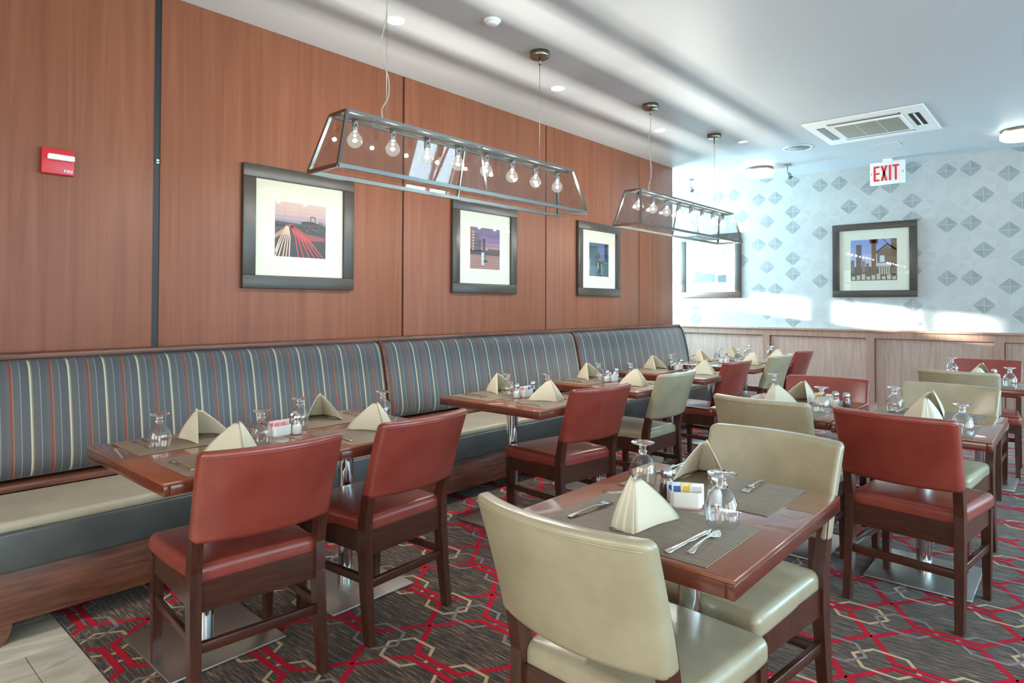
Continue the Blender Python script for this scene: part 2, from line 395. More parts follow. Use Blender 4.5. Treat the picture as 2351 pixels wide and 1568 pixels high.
struct(MB().box(RX-0.2, RW+0.2, FW-0.2, BW+0.2, ZC, ZC+0.15).build('ceiling', M['ceiling']))

# left wall: dark backing with veneer panels standing proud of it
wl_ = struct(MB().box(-0.30, -0.012, FW, WE, 0.0, ZC).build('wall_left', M['gap']))
PAN = [(FW, -0.392, 0.006), (-0.392, 1.3395, 0.0175), (1.3395, 3.06, 0.0175), (3.06, 4.787, 0.010), (4.787, 6.515, 0.010), (6.515, WE, 0.010)]
EDG = [FW, -0.392, 1.3395, 3.06, 4.787, 6.515, WE]; GAPW = [0, 0.010, 0.0175, 0.009, 0.008, 0.008, 0]
for i in range(6):
    MB().box(-0.03, 0.0, EDG[i]+GAPW[i], EDG[i+1]-GAPW[i+1], 0.0, ZC-0.001, bev=0.002).build('panel', M['veneer'], wl_)
MB().box(-0.016, -0.006, 1.322, 1.357, 0.0, ZC-0.001).build('channel', M['gap_black'], wl_)
MB().box(-0.01, 0.004, 1.335, 1.350, 2.098, 2.108).box(-0.01, 0.004, 1.335, 1.350, 2.085, 2.093).build('latch', M['chrome'], wl_)
# recess beyond the end of the panelled wall, with its window
def holed_wall(name, mat, axis, pos, thick, a0, a1, z0, z1, holes):
    """wall on plane axis=pos, running a0..a1, with window holes (b0,b1,c0,c1)"""
    mb = MB()
    def put(p0, p1, q0, q1):
        if p1-p0 < 1e-4 or q1-q0 < 1e-4: return
        lo, hi = min(pos, pos+thick), max(pos, pos+thick)
        if axis == 'x': mb.box(lo, hi, p0, p1, q0, q1)
        else: mb.box(p0, p1, lo, hi, q0, q1)
    cur = a0
    for b0, b1, c0, c1 in holes:
        put(cur, b0, z0, z1); put(b0, b1, z0, c0); put(b0, b1, c1, z1); cur = b1
    put(cur, a1, z0, z1)
    return struct(mb.build(name, mat))
def window(n, axis, pos, b0, b1, c0, c1, cols, rows=(), sill=True):
    e = empty('window_%d' % n, (0, 0, 0)); e['kind'] = 'structure'
    fr = MB(); f = 0.05
    def put(mb, p0, p1, q0, q1, d0=-0.03, d1=0.03):
        if axis == 'x': mb.box(pos+d0, pos+d1, p0, p1, q0, q1)
        else: mb.box(p0, p1, pos+d0, pos+d1, q0, q1)
    put(fr, b0, b1, c0, c0+f); put(fr, b0, b1, c1-f, c1); put(fr, b0, b0+f, c0+f, c1-f); put(fr, b1-f, b1, c0+f, c1-f)
    fr.build('window_frame', M['white'], e)
    for m_, wd in cols:
        q = MB(); put(q, m_-wd/2, m_+wd/2, c0+f, c1-f); q.build('mullion', M['white'], e)
    for z_, wd in rows:
        q = MB(); put(q, b0+f, b1-f, z_-wd/2, z_+wd/2); q.build('transom', M['white'], e)
    q = MB(); put(q, b0+f, b1-f, c0+f, c1-f, -0.004, 0.004); q.build('pane', M['glass'], e)
    return e
RH = (7.40, 8.72, 1.42, 2.75)
holed_wall('wall_recess', M['plaster'], 'x', RX, -0.2, WE-0.2, BW+0.2, 0, ZC, [RH])
window(1, 'x', RX-0.1, RH[0], RH[1], RH[2], RH[3], [(7.62, 0.05), (7.95, 0.09)], [(1.86, 0.06)])
struct(MB().box(RX, -0.30, WE-0.2, WE, 0, ZC).build('wall_recess_side', M['plaster']))
struct(MB().box(-0.30, 0.0, WE, WE+0.012, 0.0, ZC).build('trim_1', M['veneer']))
# outside, unseen: sloping sheet and drop added to keep sun off the upper window
aw = empty('added_sun_blocker', (RX-1.0, 8.0, 0)); struct(aw)
mb = MB(); mb.add([(-0.0, -2.6, 1.98), (0.78, -2.6, 2.95), (0.78, 1.6, 2.95), (0.0, 1.6, 1.98), (-0.01, -2.6, 2.0), (0.77, -2.6, 2.97), (0.77, 1.6, 2.97), (-0.01, 1.6, 2.0)],
    [(0, 1, 2, 3), (7, 6, 5, 4), (0, 4, 5, 1), (2, 6, 7, 3), (0, 3, 7, 4), (1, 5, 6, 2)]); mb.build('blocker_slope', M['plaster'], aw)
MB().box(-0.012, 0.002, -2.6, 1.6, 1.86, 2.0).build('blocker_drop', M['plaster'], aw)

holed_wall('wall_right', M['plaster'], 'x', RW, 0.2, FW-0.2, BW+0.2, 0, ZC, [(a, b, 0.35, 2.85) for a, b in WIN_R])
holed_wall('wall_front', M['plaster'], 'y', FW, -0.2, RX-0.2, RW+0.2, 0, ZC, [(a, b, 0.7, 2.7) for a, b in WIN_F])
for i, (a, b) in enumerate(WIN_R): window(2+i, 'x', RW+0.1, a, b, 0.35, 2.85, [((a+b)/2, 0.06)], [(2.0, 0.05)])
for i, (a, b) in enumerate(WIN_F): window(6+i, 'y', FW-0.1, a, b, 0.7, 2.7, [((a+b)/2, 0.06)], [(2.0, 0.05)])

# back wall: wallpaper of diamonds, printed a fraction of a millimetre proud, above an oak wainscot
WT = 1.024
wp = [plain('wallpaper_ground', rgb(179, 182, 180), 0.6)]
for v_ in (143, 149, 155, 160): wp.append(plain('wallpaper_grey_%d' % v_, rgb(v_-6, v_-2, v_-4), 0.6))
for v_ in (173, 175, 177, 180): wp.append(plain('wallpaper_pale_%d' % v_, rgb(v_, v_+1, v_-3), 0.6))
bw = MB(); bw.box(RX, RW, BW, BW+0.2, 0, ZC, 0)
DARK = [(0, 0), (1, 0), (1.5, 1.5), (2.5, .5), (3.5, .5), (3, 2), (4.5, 1.5), (4.5, 2.5)]
lw, lh = 0.2267, 0.2057
for half in (0, 1):
    for i in range(-14, 28):
        for j in range(-8, 6):
            u = i+0.5*half; v_ = j+0.5*half          # lattice columns, rows (rows counted downwards)
            cx, cz = 1.32+u*lw, 2.248-v_*lh
            if cx < RX+0.1 or cx > RW-0.1 or cz-lh/2 > ZC-0.002 or cz+lh/2 < WT: continue
            dark = (u % 6, v_ % 3) in DARK
            rr = random.Random(int((u % 6)*10+(v_ % 3)*100))
            pale = [rr.randrange(5, 9) for _ in range(4)]
            sh = [1, 2, 3, 2] if dark else pale
            if dark: rr.shuffle(sh)
            hw, hh, g = lw/2-0.006, lh/2-0.0055, 0.0022
            tri = [((g, g), (hw-g, g), (g, hh-g)), ((-g, g), (-g, hh-g), (-hw+g, g)), ((-g, -g), (-hw+g, -g), (-g, -hh+g)), ((g, -g), (g, -hh+g), (hw-g, -g))]
            for q, tr in enumerate(tri):
                pts = [(cx+a, BW-0.0004, max(WT, min(ZC-0.001, cz+b))) for a, b in tr]
                bw.add([pts[0], pts[1], pts[2]], [(0, 1, 2)], sh[q])
wb_ = struct(bw.build('wall_back', wp))
MB().box(RX, RW, BW-0.055, BW, WT-0.028, WT, bev=0.004).build('wainscot_cap', M['wains_rail'], wb_)
MB().box(RX, RW, BW-0.036, BW, WT-0.105, WT-0.028).build('wainscot_top_rail', M['wains_rail'], wb_)
MB().box(RX, RW, BW-0.036, BW, 0.0, 0.14).build('wainscot_bottom_rail', M['wains_rail'], wb_)
ST = [0.638-1.256*k for k in (1, 2)][::-1]+[0.638+1.256*k for k in range(0, 6)]
ST = [q for q in ST if RX+0.1 < q < RW-0.1]
for q in ST: MB().box(q-0.045, q+0.045, BW-0.036, BW, 0.14, WT-0.105).build('stile', M['wains_rail'], wb_)
ed = [RX]+ST+[RW]
for a, b in zip(ed[:-1], ed[1:]): 
    MB().box(a, b, BW-0.008, BW, 0.12, WT-0.09).build('wainscot_panel', M['wains'], wb_)
    MB().box(a+0.045, a+0.056, BW-0.022, BW-0.008, 0.14, WT-0.105).build('panel_shade_strip', M['stile_shade'], wb_)  # strip coloured as the shade right of the stile
    MB().box(a+0.056, b-0.045, BW-0.022, BW-0.008, WT-0.112, WT-0.105).build('panel_shade_strip', M['stile_shade'], wb_)  # strip coloured as the shade under the top rail

# ------------------------------------------------------------------ banquettes along the panelled wall
def back_profile():
    return [(0.035, 1.045), (0.075, 1.047), (0.110, 1.035), (0.135, 1.008), (0.153, 0.965), (0.170, 0.90), (0.188, 0.82), (0.204, 0.74), (0.218, 0.66), (0.226, 0.60), (0.222, 0.555), (0.205, 0.525), (0.17, 0.512), (0.035, 0.512)]
def extrude_y(prof, y0, y1, mat, name, parent, sm=True, r=0.0):
    mb = MB(); n = len(prof)
    ys = [(y0, 0.93 if r else 1.0), (y0+0.012, 1.0), (y1-0.012, 1.0), (y1, 0.93 if r else 1.0)] if r else [(y0, 1), (y1, 1)]
    secs = []
    cx = 0.03; cz = sum(p[1] for p in prof)/n
    for y, k in ys: secs.append([(cx+(p[0]-cx)*k, y, p[1]) for p in prof][::-1])
    mb.loft(secs, 0, sm)
    return mb.build(name, mat, parent)
SEC = [(0.47, 2.762, 'long banquette at left with striped back, nearest the camera'), (2.762, 5.055, 'middle section of the striped wall banquette'), (5.055, 7.318, 'farthest section of the striped banquette, beside the wallpapered wall')]
XF = 0.72
for i, (a, b, lab) in enumerate(SEC):
    bq = tag(empty('banquette', (0, (a+b)/2, 0)), lab, 'banquette', 'wall banquette sections'); yo = (a+b)/2
    A, B = a-yo, b-yo
    bc = extrude_y(back_profile(), A+0.027, B-0.003, M['stripe'], 'back_cushion', bq, True, 0.01)
    for v in bc.data.vertices: v.co.y += 0
    MB().box(0.002, 0.112, A, B, 1.050, 1.078, bev=0.004).build('top_rail', M['oak'], bq)
    pr = [(0.003, 1.05), (0.112, 1.05), (0.150, 1.0), (0.178, 0.90), (0.214, 0.74), (0.232, 0.62), (0.232, 0.50), (0.003, 0.50)]
    extrude_y(pr, A, A+0.024, M['oak'], 'end_panel', bq, False)
    if i == 2: extrude_y(pr, B-0.002, B+0.016, M['slate_vinyl'], 'end_panel', bq, False)
    MB().box(0.003, 0.240, A, B, 0.470, 0.500, bev=0.003).build('seat_strip', M['oak'], bq)
    # seat: a pad with taupe top and slate front
    tp = MB(); tp.rbox((0.478, 0, 0.448), (0.238, (B-A)/2-0.001, 0.022), 0.018, 3, 0, (4, 8, 0)); tp.build('seat_cushion', M['taupe_vinyl'] , bq)
    MB().rbox((0.49, 0, 0.352), (0.232, (B-A)/2-0.001, 0.078), 0.012, 2, 0, (1, 6, 1)).build('seat_front', M['slate_vinyl'], bq)
    MB().box(XF-0.028, XF-0.004, A, B, 0.078, 0.277, bev=0.003).build('base_board', M['oak'], bq)
    MB().box(0.02, 0.42, A+0.02, B-0.02, 0.006, 0.277).build('plinth', M['gap'], bq)
    if i == 0:
        ft = [(A, 0.0), (A+0.085, 0.0), (A+0.105, 0.02), (A+0.118, 0.05), (A+0.122, 0.08), (A, 0.08)]
        m_ = MB(); m_.loft([[(XF-0.028, y, z) for y, z in ft][::-1], [(XF-0.004, y, z) for y, z in ft][::-1]]); m_.build('foot', M['oak'], bq)
        MB().box(0.02, XF-0.004, A-0.022, A, 0.0, 0.45, bev=0.003).build('side_board', M['oak'], bq)

# ------------------------------------------------------------------ chairs
def leg_loft(pts, mat, name, parent):
    # pts: (x, y, z, wx, wy)
    mb = MB(); mb.loft([[(x-wx/2, y-wy/2, z), (x+wx/2, y-wy/2, z), (x+wx/2, y+wy/2, z), (x-wx/2, y+wy/2, z)] for x, y, z, wx, wy in pts])
    return mb.build(name, mat, parent)
def make_chair(vin, prefix):
    c = empty('dining_chair')
    W = M['chair_wood']; WX = M['chair_wood_cross']; V = M[vin]
    for s in (-1, 1):
        leg_loft([(s*0.213, -0.250, 0.0, 0.030, 0.034), (s*0.211, -0.228, 0.18, 0.034, 0.042), (s*0.209, -0.214, 0.36, 0.036, 0.048), (s*0.209, -0.214, 0.46, 0.036, 0.046), (s*0.211, -0.243, 0.60, 0.034, 0.038), (s*0.213, -0.262, 0.68, 0.030, 0.03)], W, 'leg', c)
        leg_loft([(s*0.204, 0.204, 0.0, 0.028, 0.028), (s*0.204, 0.204, 0.20, 0.034, 0.036), (s*0.204, 0.204, 0.405, 0.040, 0.042)], W, 'leg', c)
        MB().box(s*0.206-0.011, s*0.206+0.011, -0.195, 0.190, 0.340, 0.422).build('seat_rail', W, c)
        MB().box(s*0.207-0.010, s*0.207+0.010, -0.222, 0.195, 0.222, 0.254, bev=0.003).build('stretcher', W, c)
    MB().box(-0.195, 0.195, -0.226, -0.200, 0.330, 0.424).build('seat_rail', WX, c)
    MB().box(-0.190, 0.190, 0.194, 0.216, 0.340, 0.422).build('seat_rail', WX, c)
    MB().box(-0.198, 0.198, -0.236, -0.214, 0.205, 0.238, bev=0.003).build('stretcher', WX, c)
    # seat pad: wider to the front, softly domed
    def sf(x, y, z):
        k = 0.93+0.07*min(1, max(0, (y+0.14)/0.30)); dome = 0.012*(1-(x/0.23)**2)*(1-(y/0.24)**2) if z > 0 else 0
        return (x*k, y, z+dome)
    MB().rbox((0, 0.009, 0.438), (0.229, 0.225, 0.036), 0.026, 4, 0, (6, 6, 0), sf).build('seat', V, c)
    # backrest: padded, curved in plan, leaning back
    def bf(x, y, z):
        zz = max(0.0, z+0.15); lean = -0.233-0.0955*(zz/0.30)**1.15; bow = -0.052*(1-(x/0.24)**2)
        th = 1.0-0.18*(zz/0.30)
        return (x*(0.985+0.03*(zz/0.3)), y*th+lean+bow, z)
    bk = MB().rbox((0, 0, 0.710), (0.233, 0.030, 0.150), 0.019, 4, 0, (14, 0, 6), bf).build('backrest', V, c)
    # welt along the top rear edge
    pts = []
    for i in range(17):
        x = -0.226+0.452*i/16; px, py, pz = bf(x, -0.030, 0.132); pts.append((px, py-0.001, pz+0.710))
    MB().tube(pts, 0.0022, 6).build('seam', V, bk)
    return c
red = make_chair('red_vinyl', 'red'); cream = make_chair('cream_vinyl', 'cream')
D = math.radians
CH = [
 ('r', 1.511, 1.087, 85, 'red vinyl chair at first banquette table, nearest the camera on the left'),
 ('r', 1.493, 1.690, 94, 'red vinyl chair at second banquette table, beside the nearest red chair'),
 ('r', 1.500, 3.030, 82, 'red vinyl chair at third banquette table, in front of the middle banquette'),
 ('c', 1.455, 3.960, 89, 'cream vinyl chair pulled up to the fourth banquette table'),
 ('r', 1.400, 5.115, 88, 'red vinyl chair at the fifth banquette table, beyond the first cream chair'),
 ('c', 1.440, 6.000, 88, 'cream vinyl chair at sixth banquette table, between two red chairs'),
 ('r', 1.395, 6.800, 90, 'red vinyl chair at the last banquette table, nearest the wainscot'),
 ('c', 2.975, 1.428, -2.5, 'cream vinyl chair at front table, back turned to camera, lower centre'),
 ('c', 2.954, 1.975, 173.5, 'cream vinyl chair on the far side of the front table'),
 ('c', 2.664, 3.447, -3.5, 'cream vinyl chair at middle aisle table, back to camera'),
 ('r', 2.655, 3.980, 186, 'red vinyl chair on far side of the middle aisle table'),
 ('r', 3.258, 3.385, -7.5, 'large red vinyl chair at right aisle table, back to camera'),
 ('c', 3.205, 4.060, 172, 'cream vinyl chair on the far side of the right aisle table'),
 ('c', 3.182, 5.680, -1.5, 'pale cream vinyl chair at far right table, back to camera'),
 ('r', 3.235, 6.370, 183, 'red vinyl chair on far side of far right table, before wainscot'),
]
for kd, x, y, a, lab in CH:
    place(red if kd == 'r' else cream, (x, y, 0.0056), D(a), lab, 'chair', 'red dining chairs' if kd == 'r' else 'cream dining chairs')

# ------------------------------------------------------------------ tables (0.61 x 0.76 m pedestal tables)
TZ = 0.755
def make_table():
    c = empty('dining_table')
    hx, hy = 0.381, 0.305       # local x is the long way
    MB().box(-hx, hx, -hy, hy, TZ-0.012, TZ, bev=0.003).build('top', M['table_wood'], c)
    eb = MB()
    for s in (-1, 1):
        eb.box(-hx, hx, s*hy-(0.02 if s > 0 else 0), s*hy+(0.02 if s < 0 else 0), TZ-0.044, TZ-0.0115, bev=0.002)
        eb.box(s*hx-(0.02 if s > 0 else 0), s*hx+(0.02 if s < 0 else 0), -hy+0.02, hy-0.02, TZ-0.044, TZ-0.0115, bev=0.002)
    eb.build('edge_band', [M['table_edge']], c)
    MB().lathe([(0.034, 0.012), (0.034, TZ-0.055)], 28, cap=False).build('column', M['chrome'], c)
    MB().box(-0.19, 0.19, -0.03, 0.03, TZ-0.056, TZ-0.04).box(-0.03, 0.03, -0.19, 0.19, TZ-0.0555, TZ-0.0405).build('spider_bracket', M['black_rubber'], c)
    MB().box(-0.235, 0.235, -0.215, 0.215, 0.002, 0.012, bev=0.002).build('base_plate', M['steel'], c)
    return c
tproto = make_table()
TB = {   # key: centre x, y, rotation, phrase
 'b1': (1.315, 1.077, 0, 'first banquette table'),
 'b2': (1.315, 1.690, 0, 'second banquette table'),
 'b3': (1.330, 2.885, 0, 'third banquette table'),
 'b4': (1.320, 3.880, 0, 'fourth banquette table'),
 'b5': (1.320, 4.850, 0, 'fifth banquette table'),
 'b6': (1.310, 5.860, 0, 'sixth banquette table'),
 'b7': (1.310, 6.610, 0, 'last banquette table'),
 'f1': (2.975, 1.645, 90, 'front table'),
 'm2': (2.605, 3.680, 90, 'middle aisle table'),
 'm3': (3.230, 3.635, 90, 'right aisle table'),
 'm4': (3.240, 5.800, 90, 'far right table'),
}
TLAB = {
 'b1': 'wooden pedestal table nearest the camera along the banquette, at far left', 'b2': 'wooden pedestal table butted to the first banquette table, behind two red chairs',
 'b3': 'wooden pedestal table third along the banquette, chrome column in view', 'b4': 'wooden pedestal table fourth along the banquette, behind the third',
 'b5': 'wooden pedestal table fifth along the banquette, beside a red chair', 'b6': 'wooden pedestal table sixth along the banquette, near its far end',
 'b7': 'wooden pedestal table last along the banquette, nearest the wainscot', 'f1': 'wooden pedestal table in front between two cream chairs',
 'm2': 'wooden pedestal table in the middle aisle between cream and red chairs', 'm3': 'wooden pedestal table at right behind the large red chair',
 'm4': 'wooden pedestal table at far right before the wainscot'}
BASE_OFF = {'b1': (-0.080, 0.020), 'b2': (-0.085, 0.050), 'b3': (-0.115, 0.045), 'b4': (-0.135, 0.0), 'b5': (-0.05, 0.0), 'b6': (-0.14, 0.0), 'b7': (-0.10, -0.05), 'f1': (0.050, 0), 'm2': (0.033, 0), 'm3': (0.060, 0.004), 'm4': (0.150, 0)}
for k, (x, y, a, ph) in TB.items():
    o = place(tproto, (x, y, 0.0056), D(a), TLAB[k], 'table', 'pedestal dining tables')
    dx, dy = BASE_OFF[k]
    for ch in o.children:
        if ch.name.split('.')[0] in ('column', 'spider_bracket', 'base_plate'): ch.location = (dx, dy, 0)
TT = TZ+0.0056

# ------------------------------------------------------------------ tableware prototypes
def proto_goblet():
    c = empty('water_goblet')     # stands upside down on its rim
    n = 28
    MB().lathe([(0.0370, 0.0), (0.0395, 0.012), (0.0415, 0.030), (0.0410, 0.045), (0.0375, 0.062), (0.0300, 0.078), (0.0190, 0.090), (0.0085, 0.096)], n, cap=False).build('bowl', M['goblet'], c)
    MB().lathe([(0.0, 0.0915), (0.010, 0.093), (0.0115, 0.098), (0.0135, 0.103), (0.0105, 0.108), (0.0100, 0.114), (0.0125, 0.1195)], 20).build('stem', M['solid_glass'], c)
    MB().lathe([(0.0125, 0.1195), (0.022, 0.1235), (0.0345, 0.1275), (0.036, 0.1295), (0.034, 0.131), (0.0, 0.1318)], n).build('foot', M['solid_glass'], c)
    return c
def proto_shaker(kind):
    c = empty(kind+'_shaker')
    prof = [(0.0195, 0.0), (0.0215, 0.004), (0.0215, 0.030), (0.0180, 0.050), (0.0155, 0.058), (0.0155, 0.064)]
    MB().lathe(prof, 16, cap=False).build('body', M['goblet'], c)
    MB().lathe([(0.0, 0.002), (0.0188, 0.003), (0.0200, 0.006), (0.0200, 0.029), (0.0178, 0.040), (0.0, 0.041)], 14).build('contents', M[kind], c)
    MB().lathe([(0.0175, 0.062), (0.0185, 0.066), (0.0180, 0.078), (0.0135, 0.086), (0.0, 0.089)], 18).build('cap', M['chrome'], c)
    return c
def proto_caddy():
    c = empty('sugar_caddy'); mb = MB()
    hx, hy, h, r, th = 0.044, 0.028, 0.045, 0.012, 0.0035
    def ring(hx, hy, z, r):
        return [(sx*(hx-r)+r*math.cos(a), sy*(hy-r)+r*math.sin(a), z) for sx, sy, a0 in ((1, 1, 0), (-1, 1, PI/2), (-1, -1, PI), (1, -1, 1.5*PI)) for a in (a0, a0+PI/4, a0+PI/2)]
    mb.loft([ring(hx-0.004, hy-0.004, 0, r), ring(hx, hy, 0.006, r), ring(hx, hy, h, r), ring(hx-th, hy-th, h, r-0.002), ring(hx-th, hy-th, 0.008, r-0.002)], 0, False)
    mb.build('body', M['ceramic'], c); return c
def make_napkin():
    """pyramid fold: a narrow layered front towards the diner, two broad wings, open at the back"""
    mb = MB(); AZ = 0.112; AY = 0.006
    def face(P0, P1, a0, a1, off, bulge, s0=0.0, s1=1.0, N=8, K=9):
        P0, P1, a0, a1 = Vector(P0), Vector(P1), Vector(a0), Vector(a1)
        nrm = (P1-P0).cross(a0-P0).normalized(); out = []; inn = []
        for j in range(K+1):
            tt = j/K; k_ = 1-tt**1.3
            for i in range(N+1):
                s_ = s0+(s1-s0)*i/N
                b_ = P0+(P1-P0)*s_; a_ = a0+(a1-a0)*s_
                p = Vector((b_.x*k_+a_.x*(1-k_), b_.y*k_+a_.y*(1-k_), AZ*tt))
                p += nrm*(bulge*math.sin(PI*s_)*(1-tt)*(0.3+tt)*2+off)
                p.z = max(0.0004, p.z); q = p-nrm*0.004; q.z = max(0.0, q.z); out.append(p); inn.append(q)
        n = len(out); fs = []
        def ix(j, i): return j*(N+1)+i
        for j in range(K):
            for i in range(N):
                a, b_, c_, d_ = ix(j, i), ix(j, i+1), ix(j+1, i+1), ix(j+1, i)
                fs += [(a, b_, c_, d_), (n+d_, n+c_, n+b_, n+a)]
        bd = [ix(0, i) for i in range(N+1)]+[ix(j, N) for j in range(1, K+1)]+[ix(K, i) for i in range(N-1, -1, -1)]+[ix(j, 0) for j in range(K-1, 0, -1)]
        for a, b_ in zip(bd, bd[1:]+bd[:1]): fs.append((b_, a, n+a, n+b_))
        mb.add(out+inn, fs, 0, True)
    FL, FR, BL, BR = (-0.032, 0.082, 0), (0.032, 0.082, 0), (-0.084, -0.092, 0), (0.084, -0.092, 0)
    aL, aR, bL, bR = (-0.006, AY+0.008, 0), (0.006, AY+0.008, 0), (-0.012, AY-0.012, 0), (0.012, AY-0.012, 0)
    face(FR, FL, aR, aL, 0.0, 0.0)                       # front
    face(FR, FL, aR, aL, 0.004, 0.0, 0.0, 0.62, 4)       # layered folds on it
    face(FR, FL, aR, aL, 0.008, 0.0, 0.0, 0.30, 3)
    face(BR, FR, bR, aR, 0.0, 0.010); face(FL, BL, aL, bL, 0.0, 0.010)
    return mb.build('napkin', M['linen'])
def outline_solid(pts_l, z_fn, th, mat, name, extra=None):
    """flat cutlery from a list of (y, half-width) stations; z follows z_fn(y)"""
    mb = MB(); secs = []
    for y, w_ in pts_l:
        z = z_fn(y); secs.append([(-w_, y, z), (-w_*0.6, y, z-th*0.5), (w_*0.6, y, z-th*0.5), (w_, y, z), (w_*0.6, y, z+th*0.5), (-w_*0.6, y, z+th*0.5)])
    mb.loft(secs, 0, True)
    if extra: extra(mb)
    return mb.build(name, mat)
def make_fork():
    z = lambda y: 0.003+0.010*max(0, math.sin((y+0.09)/0.18*PI))*0.6
    def tines(mb):
        for i in (-1.5, -0.5, 0.5, 1.5):
            mb.tube([(i*0.0058, 0.045, z(0.045)), (i*0.0060, 0.065, z(0.065)), (i*0.0055, 0.090, 0.0035)], 0.0016, 6)
    return outline_solid([(-0.092, 0.004), (-0.086, 0.0095), (-0.070, 0.0085), (-0.045, 0.0050), (0.0, 0.0032), (0.022, 0.0045), (0.034, 0.0105), (0.048, 0.0115)], z, 0.0026, M['silver'], 'fork', tines)
def make_spoon():
    def z(y):
        if y > 0.036: return 0.006-0.0045*math.sin((y-0.036)/0.052*PI)
        return 0.003+0.0065*max(0, math.sin((y+0.09)/0.16*PI))
    return outline_solid([(-0.088, 0.004), (-0.082, 0.0092), (-0.066, 0.008), (-0.042, 0.0048), (0.0, 0.0030), (0.028, 0.0036), (0.040, 0.0110), (0.054, 0.0158), (0.068, 0.0160), (0.080, 0.0110), (0.087, 0.0035)], z, 0.0024, M['silver'], 'spoon')
def make_knife():
    return outline_solid([(-0.100, 0.004), (-0.094, 0.0095), (-0.075, 0.0085), (-0.030, 0.0065), (-0.002, 0.0052), (0.004, 0.0068), (0.040, 0.0085), (0.080, 0.0085), (0.096, 0.0055), (0.102, 0.0015)], lambda y: 0.0032, 0.0044, M['silver'], 'knife')
def make_mat():
    return MB().box(-0.226, 0.226, -0.158, 0.158, 0.0, 0.0022, bev=0.001).build('placemat', M['woven'])
def make_packet(name, col, band):
    mb = MB(); mb.rbox((0, 0, 0.028), (0.019, 0.0022, 0.028), 0.0018, 1, 0, (1, 0, 1)); mb.box(-0.0135, 0.0135, -0.00275, 0.00275, 0.026, 0.047, 1)
    return mb.build(name, [plain(name+'_paper', col, 0.6), plain(name+'_print', band, 0.6)])
P = dict(goblet=proto_goblet(), salt=proto_shaker('salt'), pepper=proto_shaker('pepper'), caddy=proto_caddy(), napkin=make_napkin(), fork=make_fork(), spoon=make_spoon(), knife=make_knife(), mat=make_mat(),
         blue=make_packet('blue_sugar_packet', rgb(214, 224, 236), rgb(58, 84, 168)), pink=make_packet('pink_sugar_packet', rgb(240, 190, 186), rgb(226, 130, 130)),
         yellow=make_packet('yellow_sugar_packet', rgb(238, 222, 150), rgb(214, 178, 80)), white=make_packet('white_sugar_packet', rgb(238, 236, 228), rgb(200, 198, 196)))
CATN = dict(goblet='goblet', salt='salt shaker', pepper='pepper shaker', caddy='sugar caddy', napkin='napkin', fork='fork', spoon='spoon', knife='knife', mat='placemat', blue='sugar packet', pink='sugar packet', yellow='sugar packet', white='sugar packet')
GRP = dict(goblet='upturned water goblets', salt='salt shakers', pepper='pepper shakers', caddy='sugar caddies', napkin='folded cream napkins', fork='forks', spoon='spoons', knife='knives', mat='woven placemats',
           blue='sugar packets', pink='sugar packets', yellow='sugar packets', white='sugar packets')
DESC = dict(goblet='clear goblet upside down', salt='glass salt shaker', pepper='glass pepper shaker', caddy='white sugar caddy', napkin='cream napkin folded into a pyramid', fork='steel fork', spoon='steel spoon', knife='steel knife', mat='brown woven placemat')
def put(kind, x, y, rz, label, z=None):
    return place(P[kind], (x, y, TT if z is None else z), rz, label, CATN[kind], GRP[kind])

# one place setting: the diner's own frame has +y towards the table centre
def setting(key, side, items, jit=0.0, over={}):
    cx, cy, a, ph = TB[key]
    if key[0] == 'b':
        ang = -90 if side == 'wall' else 90          # diner on the banquette faces +x
        mx, my = (cx-0.215, cy) if side == 'wall' else (cx+0.212, cy)
        wh = 'on the banquette side of the ' if side == 'wall' else 'on the chair side of the '
    else:
        ang = 0 if side == 'near' else 180
        mx, my = (cx+0.012, cy-0.208) if side == 'near' else (cx-0.012, cy+0.210)
        wh = 'on the near side of the ' if side == 'near' else 'on the far side of the '
    A_ = D(ang); ca, sa = math.cos(A_), math.sin(A_)
    LOC = dict(mat=(0, 0, 0), napkin=(-0.035, 0.0, 180+22), fork=(-0.185, 0.0, 0), knife=(0.118, -0.045, -3), spoon=(0.152, -0.03, 4), goblet=(0.135, 0.118, 0))
    for it in items:
        lx, ly, lr = over.get(it, LOC[it])
        z = TT if it == 'mat' else TT+0.0022
        put(it, mx+lx*ca-ly*sa, my+lx*sa+ly*ca, A_+D(lr), DESC[it]+' '+wh+ph, z)
ALL = ['mat', 'napkin', 'fork', 'knife', 'spoon', 'goblet']; BASIC = ['mat', 'napkin', 'goblet']
setting('b1', 'wall', ALL, over=dict(napkin=(-0.045, 0.0, 200), goblet=(0.135, 0.085, 0)))
setting('b1', 'chair', ALL, over=dict(napkin=(0.03, 0.05, 190), goblet=(0.165, 0.135, 0)))
setting('b2', 'wall', ALL, over=dict(napkin=(-0.01, -0.03, 160), goblet=(0.17, 0.095, 0)))
setting('b2', 'chair', ALL, over=dict(napkin=(0.04, 0.06, 190), goblet=(0.22, 0.245, 0)))
setting('b3', 'wall', ALL, over=dict(napkin=(-0.09, -0.06, 175), goblet=(-0.02, 0.088, 0)))
setting('b3', 'chair', ALL, over=dict(napkin=(0.03, 0.03, 188), goblet=(0.19, 0.17, 0)))
setting('b4', 'wall', ALL, over=dict(napkin=(-0.10, -0.065, 172), goblet=(-0.03, 0.085, 0)))
setting('b4', 'chair', ALL, over=dict(napkin=(-0.02, 0.01, 184), goblet=(0.19, 0.17, 0)))
setting('b5', 'wall', BASIC, over=dict(napkin=(-0.12, -0.065, 172), goblet=(-0.17, 0.085, 0)))
setting('b5', 'chair', BASIC, over=dict(napkin=(0.03, -0.02, 184), goblet=(0.245, 0.19, 0)))
setting('b6', 'wall', BASIC, over=dict(napkin=(-0.06, -0.065, 172), goblet=(-0.13, 0.085, 0)))
